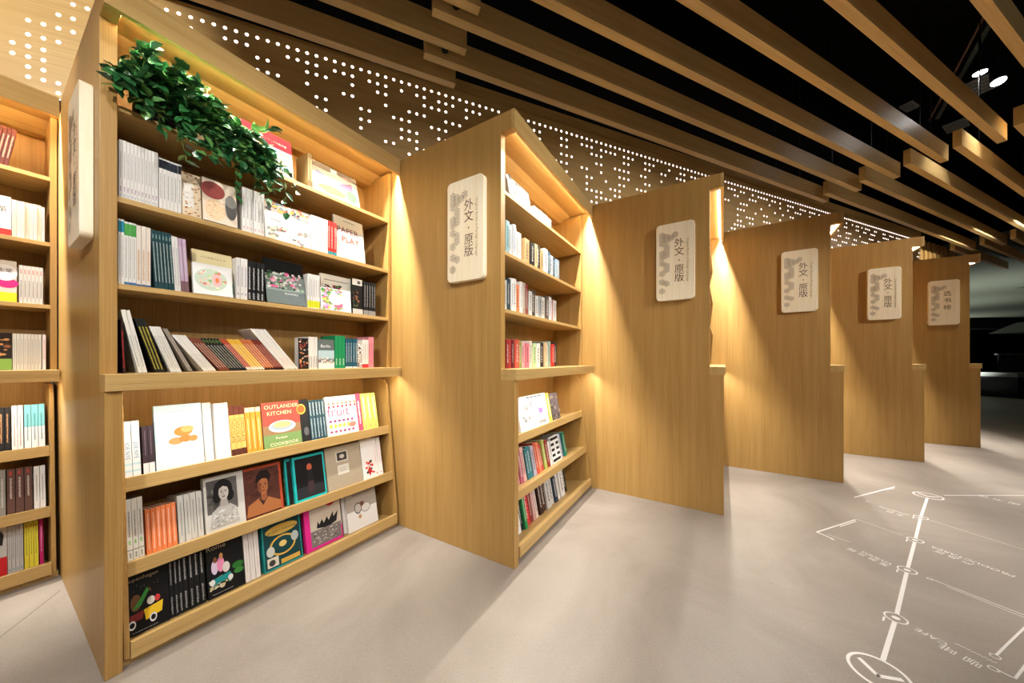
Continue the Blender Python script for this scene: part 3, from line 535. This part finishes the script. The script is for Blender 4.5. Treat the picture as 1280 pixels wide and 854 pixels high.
# --- half-open bookcase
face(2, 0, 637, 664, .12, [('s', 40, 0, 0, 1, 1, .07, ['#1A1A1A', '#F0F0F0', '#6A6A6A'])], 'black and white patterned book', '#8A8A86', tilt=10, t=.05)
run(2, 0, 668, 690, 4, .06, sty('#F4F0E6', '#C8B890', .2, .8, .4), 'low white booklets')
def mixed(k, s, u0, u1, cs, h, nm):
    n = len(cs); x0, x1 = ux(k, u0, base(s)[1]), min(ux(k, u1, base(s)[1]), U[k][3] - .031); rnd = random.Random(int(u0 + s))
    wt = [rnd.uniform(.7, 1.35) for _ in cs]; a = x0
    for wi, (c, d) in zip(wt, cs):
        b = a + (x1 - x0) * wi / sum(wt)
        run(k, s, 0, 0, 1, h * rnd.uniform(.86, 1.04), sty(c, '#3A3A3A' if sum(lin(c)[:3]) > 1 else '#E4E0D8', .2, .85, .4), d, dy=rnd.uniform(0, .02), gap=.05, X=(a, b)); a = b
mixed(2, 1, 632, 654, [('#E8E4DC', 'off-white first book'), ('#8FB0B4', 'pale teal tall book'), ('#F4F2EE', 'thin white book by the teal one'), ('#C8CCD4', 'bluish grey book'), ('#F0EEE8', 'cream plain book'), ('#D8D0C0', 'beige book'), ('#F6F4F0', 'bright white book before the gap')], .19, 'a')
mixed(2, 1, 658, 700, [('#C8A878', 'tan thick book'), ('#2A2622', 'black-brown book'), ('#D8BC90', 'sand coloured book'), ('#3A2E26', 'dark brown book'), ('#C0A070', 'caramel book'), ('#F2F0EC', 'white book among brown ones'), ('#4A6A7A', 'steel blue book'), ('#DDE4E6', 'ice grey book'), ('#355064', 'deep blue book'), ('#8A9AA4', 'grey blue last book')], .165, 'b')
mixed(2, 2, 632, 662, [('#DCE6E4', 'mint white book'), ('#3A4A52', 'charcoal blue book'), ('#F0F2F2', 'white book beside the charcoal one'), ('#F6F2EC', 'warm white book'), ('#E88A5A', 'thin orange book'), ('#F4F0EC', 'white book after the orange one'), ('#A89888', 'taupe book'), ('#8A3A34', 'brick red book')], .19, 'c')
mixed(2, 2, 664, 698, [('#E4E4E0', 'light book after the gap'), ('#4E4A48', 'dark grey book'), ('#F2F0EE', 'white small book'), ('#9AA0A0', 'mid grey book'), ('#F0EAE0', 'ivory book'), ('#5A5048', 'umber book'), ('#E8E8EC', 'cool white book'), ('#C86A6A', 'faded red book'), ('#E0DCD4', 'pale end book')], .17, 'd')
mixed(2, 3, 633, 697, [('#8A2A2A', 'maroon book'), ('#B03A3A', 'red book'), ('#6A2A2E', 'wine book'), ('#C85A4A', 'coral red book'), ('#8A9A4A', 'olive green book'), ('#E8B0B8', 'rose book'), ('#D87A8A', 'pink book'), ('#F0E8E0', 'cream book'), ('#B8D0A0', 'light green book'), ('#F4F2EE', 'white broad book'), ('#E8E2D4', 'ecru book'), ('#2A2A2A', 'black slim book'), ('#E8C8A0', 'peach book'), ('#F6F4F2', 'snow white book'), ('#A0B8A8', 'sage book'), ('#C8342E', 'scarlet book'), ('#3A2A2A', 'dark last book')], .175, 'e')
face(2, 4, 652, 687, .215, [('s', 60, .1, .25, .45, .85, .03, ['#B8B4AC', '#8A8680', '#D8D4CC']), ('r', .3, .93, .9, .96, '#222222'), ('r', .66, .4, .82, .56, '#9A7AC0'), ('t', 'TAMAR', .56, .06, .1, '#3A3A3A')], 'large white cover with a sketch and lilac square', '#FCFBF8', t=.02)
run(2, 4, 688, 691.5, 1, .21, sty('#D8B84A', '#FFFFFF'), 'golden yellow thin book')
face(2, 4, 692, 701, .20, [('s', 30, 0, 0, 1, 1, .1, ['#5A4A4A', '#8A7A6A', '#3A3438'])], 'dark patterned cover', '#5A5254')
mixed(2, 5, 649, 662, [('#C88A94', 'dusty pink rack book'), ('#A85A6A', 'mauve rack book'), ('#D8A8A0', 'blush rack book')], .20, 'f')
mixed(2, 5, 662, 682, [('#2E6A74', 'teal rack book'), ('#3A7A84', 'lighter teal rack book'), ('#A8A4B0', 'lilac grey rack book'), ('#C0503A', 'tomato rack book'), ('#D87A5A', 'salmon rack book'), ('#B8443A', 'deep red rack book')], .20, 'g')
mixed(2, 5, 683, 691.5, [('#A8B05A', 'moss green rack book'), ('#8A2E26', 'oxblood rack book'), ('#F4F2EE', 'white rack book')], .19, 'h')
face(2, 5, 692, 702, .19, [('r', .05, .06, .95, .16, '#111111'), ('r', .05, .26, .95, .36, '#111111'), ('r', .05, .46, .95, .56, '#111111'), ('r', .05, .66, .95, .76, '#111111'), ('r', .05, .86, .95, .96, '#111111'), ('r', .4, .16, .6, .86, '#F4F4F4')], 'black and white striped cover', '#F4F4F4')
mixed(2, 5, 703, 711, [('#C8CCD0', 'silver rack book'), ('#4A5A8A', 'blue rack book'), ('#2A7A5A', 'green rack book')], .19, 'i')
mixed(2, 6, 649, 676, [('#F0EEEA', 'white bottom book'), ('#20242A', 'black bottom book'), ('#2E8A50', 'green bottom book'), ('#C83A3A', 'red bottom book'), ('#8A3A34', 'russet bottom book'), ('#B88A84', 'rosy brown bottom book'), ('#E0C8C0', 'shell pink bottom book')], .22, 'j')
mixed(2, 6, 678, 702, [('#3A2620', 'espresso bottom book'), ('#4A322A', 'chestnut bottom book'), ('#C8C4C0', 'light grey bottom book'), ('#D8D4D0', 'paler grey bottom book'), ('#2E3A4A', 'midnight bottom book'), ('#F4F2F0', 'white bottom book by the midnight one')], .22, 'k')
mixed(2, 6, 703, 712, [('#E8E4E0', 'pearl bottom book'), ('#1E1E22', 'black last bottom book')], .22, 'l')

# ------------------------------------------------------------------ trailing vine on the top shelf
def vine():
    root = empty('trailing_plant', UM(1) @ Matrix.Translation((.10, .16, SH[0])))
    tag(root, 'green trailing vine spilling over the top shelf of the big bookcase', 'plant')
    pot = MB(); pot.prism([(-.05, 0), (-.058, .085), (.058, .085), (.05, 0)], .0, .16, col('#3A3632', .7)); obj('planter', pot, root)
    rnd = random.Random(5); lf = MB(); st = MB(); SM = col('#5E7A32', .6)
    def leaf(p, d, L, wdt):
        d = d.normalized(); up = Vector((rnd.uniform(-.5, .5), rnd.uniform(-1, .2), rnd.uniform(.2, 1))); s = d.cross(up)
        if s.length < .05: s = d.cross(Vector((1, 0, 0)))
        s.normalize(); n = s.cross(d).normalized()
        C = [p, p + d*L*.3 + s*wdt*.85 + n*L*.06, p + d*L*.65 + s*wdt*.75 + n*L*.03, p + d*L - n*L*.12, p + d*L*.65 - s*wdt*.75 + n*L*.03, p + d*L*.3 - s*wdt*.85 + n*L*.06, p + d*L*.33 - n*L*.03, p + d*L*.66 - n*L*.05]
        lf.add(C, [(0, 1, 6), (1, 2, 7, 6), (2, 3, 7), (0, 6, 5), (6, 7, 4, 5), (7, 3, 4)], LEAF)
    def strand(p, v, n, droop, step=.024, L=.048, dens=2):
        p = Vector(p); v = Vector(v).normalized()
        for i in range(n):
            v = (v + Vector((rnd.uniform(-.25, .25), rnd.uniform(-.25, .2), rnd.uniform(-.25, .25) - droop))).normalized()
            q = p + v * step
            if q.z < .012 and q.y > -.085: q.z = .012 + rnd.random()*.01
            if q.x < -.055 and q.y > -.08: q.x = -.055
            st.tube(p, q, .0013, SM, 5); p = q
            for _ in range(dens):
                a = Vector((rnd.uniform(-1, 1), rnd.uniform(-1, .4), rnd.uniform(-.6, .7)))
                leaf(p, v * .6 + a, L * rnd.uniform(.7, 1.25), L * rnd.uniform(.32, .44))
    for i in range(120):            # the mound over the planter and the shelf edge
        x = rnd.uniform(-.05, .34)
        strand((x, rnd.uniform(-.09, .02), .085 - .12 * max(x, 0) + rnd.random()*.02), (rnd.uniform(-.6, .6), rnd.uniform(-1.1, .1), rnd.uniform(.1, .9)), rnd.randint(3, 7), .16)
    for i in range(30):            # strands over the edge
        x = rnd.uniform(-.02, .38)
        strand((x, -.09, .06), (rnd.uniform(-.1, .6), -.7, .0), rnd.randint(5, 9), .30, L=.044)
    for x, n in ((.07, 9), (.22, 12), (.34, 8), (.38, 11), (.41, 11), (.43, 7)):   # long hanging tails
        strand((x, -.11, .03), (.3, -.5, -.3), n, .32, .025, .040, 1)
    for i in range(8):            # the run towards the red book
        strand((.30, -.10, .02), (1, -.45, -.4), rnd.randint(4, 7), .22, .024, .040)
    strand((.04, -.08, .08), (-.7, -1.0, .1), 9, .03, .022, .042, 1); strand((.02, -.08, .06), (-.5, -.9, .3), 6, .05, .022, .046, 2)
    for x in (.12, .17, .21): strand((x, -.06, .13), (.1, -.2, 1), 5, -.05, .02, .03, 1)
    obj('foliage', lf, root, recalc=False); obj('stems', st, root)
vine()

# ------------------------------------------------------------------ ceiling slats
BD, BN = Vector((.914, .4056, 0)), Vector((-.4056, .914, 0)); BZ = 3.10
def bp(D, t, z=0): v = BN * D + BD * t; return (v.x, v.y, z)
BM = lambda D, t: Matrix.Translation(bp(D, t, BZ)) @ Matrix.Rotation(math.atan2(.4056, .914), 4, 'Z')
def slat(D, t0, t1, label, hang=(), w_=.053, h_=.156):
    root = empty('ceiling_slat', BM(D, t0)); tag(root, label, 'ceiling slat', 'oak slats hung under the dark ceiling')
    m = MB(); m.box((0, 0, 0), (t1 - t0, w_, h_), WB); obj('slat_board', m, root, .0015)
    for t in hang:
        h = MB(); h.tube((t - t0, -.030, .03), (t - t0, -.030, .30), .022, DMET, 14); h.tube((t - t0, -.030, .30), (t - t0, -.030, 1.6), .008, DMET, 8); obj('hanger', h, root)
    for t in (t0 + .6, t1 - .6):
        h = MB(); h.tube((t - t0, w_/2, h_), (t - t0, w_/2, 1.6), .004, DMET, 6); obj('suspension_wire', h, root)
gA = [(2.36, 'lowest'), (2.07, 'second'), (1.79, 'third'), (1.47, 'fourth')]
for i, (D, o) in enumerate(gA):
    slat(D, -5.0, .60, f'{ORD[i]} slat up from the dotted wall, in the end-stopped set over the large bookcase')
for i, D in enumerate((2.20, 1.90, 1.59, 1.263, .93, .60)):
    slat(D, .355, 5.36, f'{ORD[i]} slat out from the dotted wall in the long middle set', hang=(.48,) if i < 4 else ())
for i, D in enumerate((2.09, 1.77, 1.435, 1.12, .80)):
    slat(D, 5.08, 10.2, f'{ORD[i]} slat out from the dotted wall in the farther set past the middle')
for i, D in enumerate((2.24, 1.92, 1.62)):
    slat(D, 9.8, 13.0, f'{ORD[i]} short slat end showing by the grey far ceiling')
# last slat lies on the wall head, parallel to the wall
e = empty('ceiling_slat', WALLM @ Matrix.Translation((.55, .02, 3.124))); tag(e, 'slat running along the top edge of the dotted wall', 'ceiling slat', 'oak slats hung under the dark ceiling')
m = MB(); m.box((0, 0, 0), (7.9, .05, .10), WB); obj('slat_board', m, e, .0015)
m = MB()
for t in (1.0, 4.0, 7.0): m.tube((t, .025, .10), (t, .025, 1.57), .004, DMET, 6)
obj('suspension_wire', m, e)

# ------------------------------------------------------------------ upright slat screen at the far end
e = empty('slat_screen', WALLM @ Matrix.Translation((8.45, .25, 0))); tag(e, 'upright pale slat screen above the last two bookcases', 'screen')
for i in range(13):
    m = MB(); m.box((i * .19, 0, 0), (i * .19 + .085, .05, 3.3), WV); obj('slat', m, e)
m = MB(); m.box((-.05, .051, 3.2), (2.5, .09, 3.3), DMET); obj('rail', m, e)

# ------------------------------------------------------------------ dim zone beyond
GC = col('#5E6458', .9)
mb = MB(); mb.prism([(8.6, 6.4), (9.6, 4.4), (30, 4.4), (45, 25), (16, 25)], 3.34, 3.40, GC, 'z'); tag(obj('ceiling_lower', mb), kind='structure')
mb = MB(); mb.box((4, 25.8, 0), (46, 26, 4.7), col('#0B0E0D', .8)); mb.box((45.8, -9, 0), (46, 25.8, 4.7), col('#0B0E0D', .8)); tag(obj('wall_far', mb), kind='structure')
mb = MB(); mb.prism([(22, 18.2), (45, 15.5), (45, 15.8), (22, 18.5)], 2.75, 3.34, col('#1A211E', .8), 'z'); tag(obj('wall_bulkhead', mb), kind='structure')
for ux_, uy_, uw_, us_, ul_ in ((13.6, 10.2, 420, 125, 'small black uplight added unseen just behind the last bookcase'), (17.2, 13.8, 420, 140, 'small black uplight added unseen farther back on the dim floor'), (23, 19, 600, 140, 'small black uplight added unseen at the far end of the dim floor')):  # uplights added out of sight to brighten the lower grey ceiling
  e = empty('added_uplight', Matrix.Translation((ux_, uy_, 0))); tag(e, ul_, 'added lamp')
  m = MB(); m.tube((0, 0, 0), (0, 0, .14), .09, DMET, 20); obj('housing', m, e)
  m = MB(); m.tube((0, 0, .141), (0, 0, .146), .07, LENS, 20); obj('lens', m, e)
  ld = bpy.data.lights.new('spot', 'SPOT'); ld.energy = uw_; ld.spot_size = R(us_); ld.spot_blend = 1; ld.color = (1, 1, .93)
  lo = bpy.data.objects.new('spot', ld); COL.objects.link(lo); lo.parent = e; lo.location = (0, 0, .16); lo.rotation_euler = (R(180), 0, 0)
e = empty('service_counter', Matrix.Translation((14.2, 9.3, 0))); tag(e, 'dark counter with a pale edge in the dim area beyond the bookcases', 'counter')
m = MB(); m.box((0, 0, 0), (6, .8, .60), BLK); obj('body', m, e)
m = MB(); m.box((-.05, -.03, .60), (6.05, .83, .72), col('#6A6E6A', .5)); obj('counter_top', m, e)
m = MB(); m.box((.6, .5, .72), (6, .8, 1.24), col('#0E1010', .5)); m.box((.55, .45, 1.24), (6.05, .83, 1.28), col('#4A4E4C', .5)); obj('back_shelf', m, e)
m = MB(); m.box((1.2, .446, 1.16), (1.24, .449, 1.19), emit('standby_light', (1, .05, .02, 1), 3)); obj('indicator_lamp', m, e)
e = empty('extractor_hood', Matrix.Translation((14.8, 9.4, 0))); tag(e, 'dark metal hood over the dim counter', 'hood')
m = MB(); m.prism([(0, 1.9), (.9, 2.25), (5, 2.25), (5, 1.9)], 0, .9, col('#0C100F', .3), 'y'); obj('hood_body', m, e)
m = MB(); m.box((1.2, .2, 2.25), (1.8, .7, 3.34), col('#0E1010', .5)); obj('duct', m, e)

# ------------------------------------------------------------------ services above the slats
def spotlight(p, aim, W, label, size=70, blend=.6, c=(1, .95, .88), vis=True):
    p, aim = Vector(p), Vector(aim); q = (aim - p).to_track_quat('-Z', 'Y').to_matrix().to_4x4()
    e = empty('ceiling_spotlight', Matrix.Translation(p)); tag(e, label, 'spotlight', 'black track spotlights above the slats')
    h = MB(); h.tube((0, 0, .14), (0, 0, .012), .042, DMET, 20, .05); ho = obj('lamp_head', h, e); ho.matrix_local = q
    r = MB(); r.tube((0, 0, .010), (0, 0, .006), .044, LENS, 20); ro = obj('lens', r, e); ro.matrix_local = q
    s = MB(); s.tube((0, 0, .10), (0, 0, 4.45 - p.z), .008, DMET, 8); obj('stem', s, e)
    ld = bpy.data.lights.new('spot', 'SPOT'); ld.energy = W * SPOT; ld.spot_size = R(size); ld.spot_blend = blend; ld.color = c; ld.shadow_soft_size = .04
    lo = bpy.data.objects.new('spot', ld); COL.objects.link(lo); lo.parent = e; lo.matrix_local = q
spotlight((4.60, 3.13, 3.72), (4.2, 2.4, 0), 160, 'lit spotlight below the twin one near the picture corner')
spotlight((4.72, 3.34, 3.98), (4.9, 3.4, 0), 160, 'spotlight just above the brightest one in the picture corner')
spotlight((-.7, -.9, 3.02), (-1.1, 1.4, .75), 370, 'spotlight over the entrance of the large bookcase', 70, .4)
spotlight((-2.2, -.7, 3.02), (-2.6, 1.75, 2.65), 420, 'spotlight washing the dotted wall above the cut-off bookcase', 46, .5)
spotlight((1.1, -.8, 3.02), (-.3, 1.8, .8), 350, 'spotlight over the aisle before the half-open bookcase', 70, .4)
spotlight((3.2, -.1, 3.02), (1.5, 2.2, 1.1), 470, 'spotlight over the floor map', 70, .4)
spotlight((5.6, 1.2, 3.02), (3.3, 3.1, 1.1), 520, 'spotlight over the aisle before the fourth bookcase', 70, .4)
spotlight((8.0, 3.0, 3.02), (5.4, 4.0, 1.1), 560, 'spotlight over the aisle end', 70, .4)
spotlight((7.7, 3.9, 3.02), (7.4, 5.9, 2.75), 600, 'unseen spotlight added to brighten the upright slat screen', 50, .6)  # extra lamp added out of view so the screen reads bright
for i_, (x_, y_) in enumerate(((-2.2, -2.6), (.4, -2.4), (3.0, -1.9), (5.8, -1.0), (8.6, .6))):  # row added out of view so floor bounce brightens the slats
    spotlight((x_, y_, 3.02), (x_ - .1, y_ + .3, 0), 580, f'{ORD[i_]} added unseen downlight in the row behind the aisle spotlights', 88, .7)
e = empty('light_track', Matrix.Translation((2.9, 1.2, 4.42)) @ Matrix.Rotation(math.atan2(2.1, 1.85), 4, 'Z')); tag(e, 'black lighting track running above the slats', 'light track')
m = MB(); m.box((-2, -.02, 0), (4.5, .02, .035), col('#2E3A3A', .3)); obj('rail', m, e)
m = MB(); m.box((-2, .06, .01), (4.5, .075, .03), col('#6A4A3A', .3)); obj('cable', m, e)
for i, (x, y, z, sx, sy, rz) in enumerate(((5.6, 3.9, 4.45, .40, .22, .4), (5.2, 4.3, 4.45, .22, .12, .4), (6.3, 4.6, 4.45, .3, .2, .5), (5.0, 2.6, 4.45, .18, .18, .2), (5.5, 3.0, 4.45, .24, .1, .3), (4.5, 2.5, 4.5, .16, .1, .3), (4.55, 2.8, 4.5, .16, .14, .3))):
    e = empty('ceiling_vent', Matrix.Translation((x, y, z)) @ Matrix.Rotation(rz, 4, 'Z')); tag(e, f'{ORD[i]} grey vent plate in the dark void over the slats, counted from the far end', 'vent', 'grey vent plates in the ceiling void')
    m = MB(); m.box((0, 0, 0), (sx, sy, .02), col('#7C8488', .5)); obj('plate', m, e)
    m = MB()
    for q in range(4): m.box((sx * (q + .5) / 4.5, .01, -.006), (sx * (q + .5) / 4.5 + .006, sy - .01, -.0005), DMET)
    obj('grille', m, e)
for i, (u, v) in enumerate(((472, 78), (497, 91))):
    z = 3.62; Y = (z - EYE) * FPX / (HZN - v); X = (u - 640) / FPX * Y
    e = empty('spiral_hose', Matrix.Translation((X, Y, z))); tag(e, ('coiled grey hose hanging nearer the large bookcase' if i == 0 else 'coiled grey hose hanging nearer the slat ends'), 'hose', 'coiled hoses above the dotted wall')
    m = MB(); g = col('#8A8684', .4)
    for q in range(60):
        a, b = q * .42, (q + 1) * .42; ra, rb = .02 + q * .0011, .02 + (q + 1) * .0011
        m.tube((ra * math.cos(a), q * .0008, ra * math.sin(a)), (rb * math.cos(b), (q + 1) * .0008, rb * math.sin(b)), .0045, g, 6)
    obj('coil', m, e)
    m = MB(); m.tube((0, 0, .06), (0, 0, 4.7 - z), .006, DMET, 8); obj('drop_tube', m, e)

# ------------------------------------------------------------------ printed map on the floor
def floor_map():
    root = empty('floor_map'); tag(root, 'white printed route map with circles and lettering on the concrete floor', 'floor graphic')
    INK = col('#F1ECE8', .6); z = .0012
    def line(m, pts, w_, z=z):
        for (a, b) in zip(pts, pts[1:]):
            a, b = Vector((*a, 0)), Vector((*b, 0)); d = (b - a).normalized(); n = Vector((-d.y, d.x, 0)) * w_ / 2; a = a - d * w_ * .3; b = b + d * w_ * .3
            m.poly([(p.x, p.y, z) for p in (a - n, b - n, b + n, a + n)], INK)
    def ring(m, c, r, wd, z=z):
        n = 40
        for i in range(n):
            a, b = 2*math.pi*i/n, 2*math.pi*(i+1)/n
            m.poly([(c[0] + q*math.cos(t), c[1] + q*math.sin(t), z) for q, t in ((r - wd, a), (r, a), (r, b), (r - wd, b))], INK)
    cs = [(3.355, 2.671), (2.846, 2.306), (2.453, 2.015), (2.062, 1.728), (1.632, 1.408), (1.289, 1.163)]
    rs = [.082, .036, .036, .036, .036, .082]
    rd = Vector((2.066, 1.508, 0)).normalized(); px = Vector((-rd.y, rd.x, 0))
    for i, (c, r) in enumerate(zip(cs, rs)):
        m = MB(); ring(m, c, r, .010 if r > .05 else .006)
        if r < .05:
            m.poly([(c[0] + .013*math.cos(t*.52), c[1] + .013*math.sin(t*.52), z) for t in range(12)], INK)
            q = Vector((*c, 0)) + px * .030 - rd * .030; line(m, [(q.x, q.y), (q.x - rd.x*.035, q.y - rd.y*.035)], .006)
        else:
            C = Vector((*c, 0)); P = [C + px*.050 + rd*.022, C - rd*.022, C - px*.050 + rd*.022]
            line(m, [(p.x, p.y) for p in P], .014)
        obj('stop_circle', m, root, recalc=False)
    for i in range(5):
        a, b = Vector((*cs[i], 0)), Vector((*cs[i+1], 0)); d = (b - a).normalized(); m = MB()
        a = a + d * (rs[i] - .001 if rs[i] > .05 else rs[i]); b = b - d * rs[i+1]
        line(m, [(a.x, a.y), (b.x, b.y)], .014); obj('route_line', m, root, recalc=False)
    def pl(pts, w_): m = MB(); line(m, [fp(*p) for p in pts], w_); obj('branch_line', m, root, recalc=False)
    pl([(1181, 619.5), (1282, 619.5)], .010); pl([(1164, 651), (1282, 688)], .004)
    pl([(1071, 649.5), (1128, 669.5)], .004); pl([(1069, 650), (1021, 665.5), (1041, 674)], .008); pl([(1070, 652), (1050, 658.5)], .006)
    pl([(1034, 668), (1062, 678)], .003); pl([(1068, 622), (1118, 609)], .010); pl([(1106, 612.5), (1118, 611)], .006)
    pl([(1166, 725), (1282, 770)], .005); pl([(1184, 734), (1282, 773)], .004)
    pl([(1282, 784), (1259, 806), (1246, 819)], .007); pl([(1247, 838), (1269, 849), (1282, 832)], .007)
    for u, v, r in ((1162, 724, .010), (1244, 821, .014), (1242, 836.5, .014), (1041, 674.5, .008), (1084, 627, .008)):
        m = MB(); ring(m, fp(u, v), r, .004); obj('end_ring', m, root, recalc=False)
    def txt(s, u, v, size, ang=108, al='LEFT'):
        x, y = fp(u, v); a = R(ang); m = MB(); V, F = text_geo(s, al)
        m.add(V, F, INK, frame((x, y, z), (math.cos(a), math.sin(a), 0), (-math.sin(a), math.cos(a), 0), size)); obj('lettering', m, root, recalc=False)
    txt('CAFE', 1187, 806, .036, 110); txt('咖 啡', 1231, 833, .044, 110)
    txt('PRODUCTAREA', 1271, 721, .040, 106); txt('产 品 区', 1219, 706, .040, 106)
    txt('VIVKIDS', 1117, 706, .036, 105); txt('童 装 乐 园', 1112, 708, .036, 103)
    txt('JOURNAL', 1137, 644, .036, 112); txt('文 创', 1131, 645, .038, 112)
    txt('图 书 馆', 1277, 631, .055, 110)
    m = MB()
    for q in range(8):
        u = 1197 + q * 6.6; v = 806 + q * 3.2; line(m, [fp(u - 3, v - .8), fp(u + 3, v + .8)], .003)
    obj('hatching', m, root, recalc=False)
floor_map()
# dark joint in the slab beside the large bookcase
x0, y0 = fp(0, 797); x1, y1 = fp(76, 738); d = Vector((x1 - x0, y1 - y0, 0)).normalized(); n = Vector((-d.y, d.x, 0)) * .0015
m = MB(); m.poly([(x0 - d.x*3 - n.x, y0 - d.y*3 - n.y, .0008), (x1 - n.x, y1 - n.y, .0008), (x1 + n.x, y1 + n.y, .0008), (x0 - d.x*3 + n.x, y0 - d.y*3 + n.y, .0008)], col('#5A544E', .8))
tag(obj('floor_joint', m, recalc=False), kind='structure')
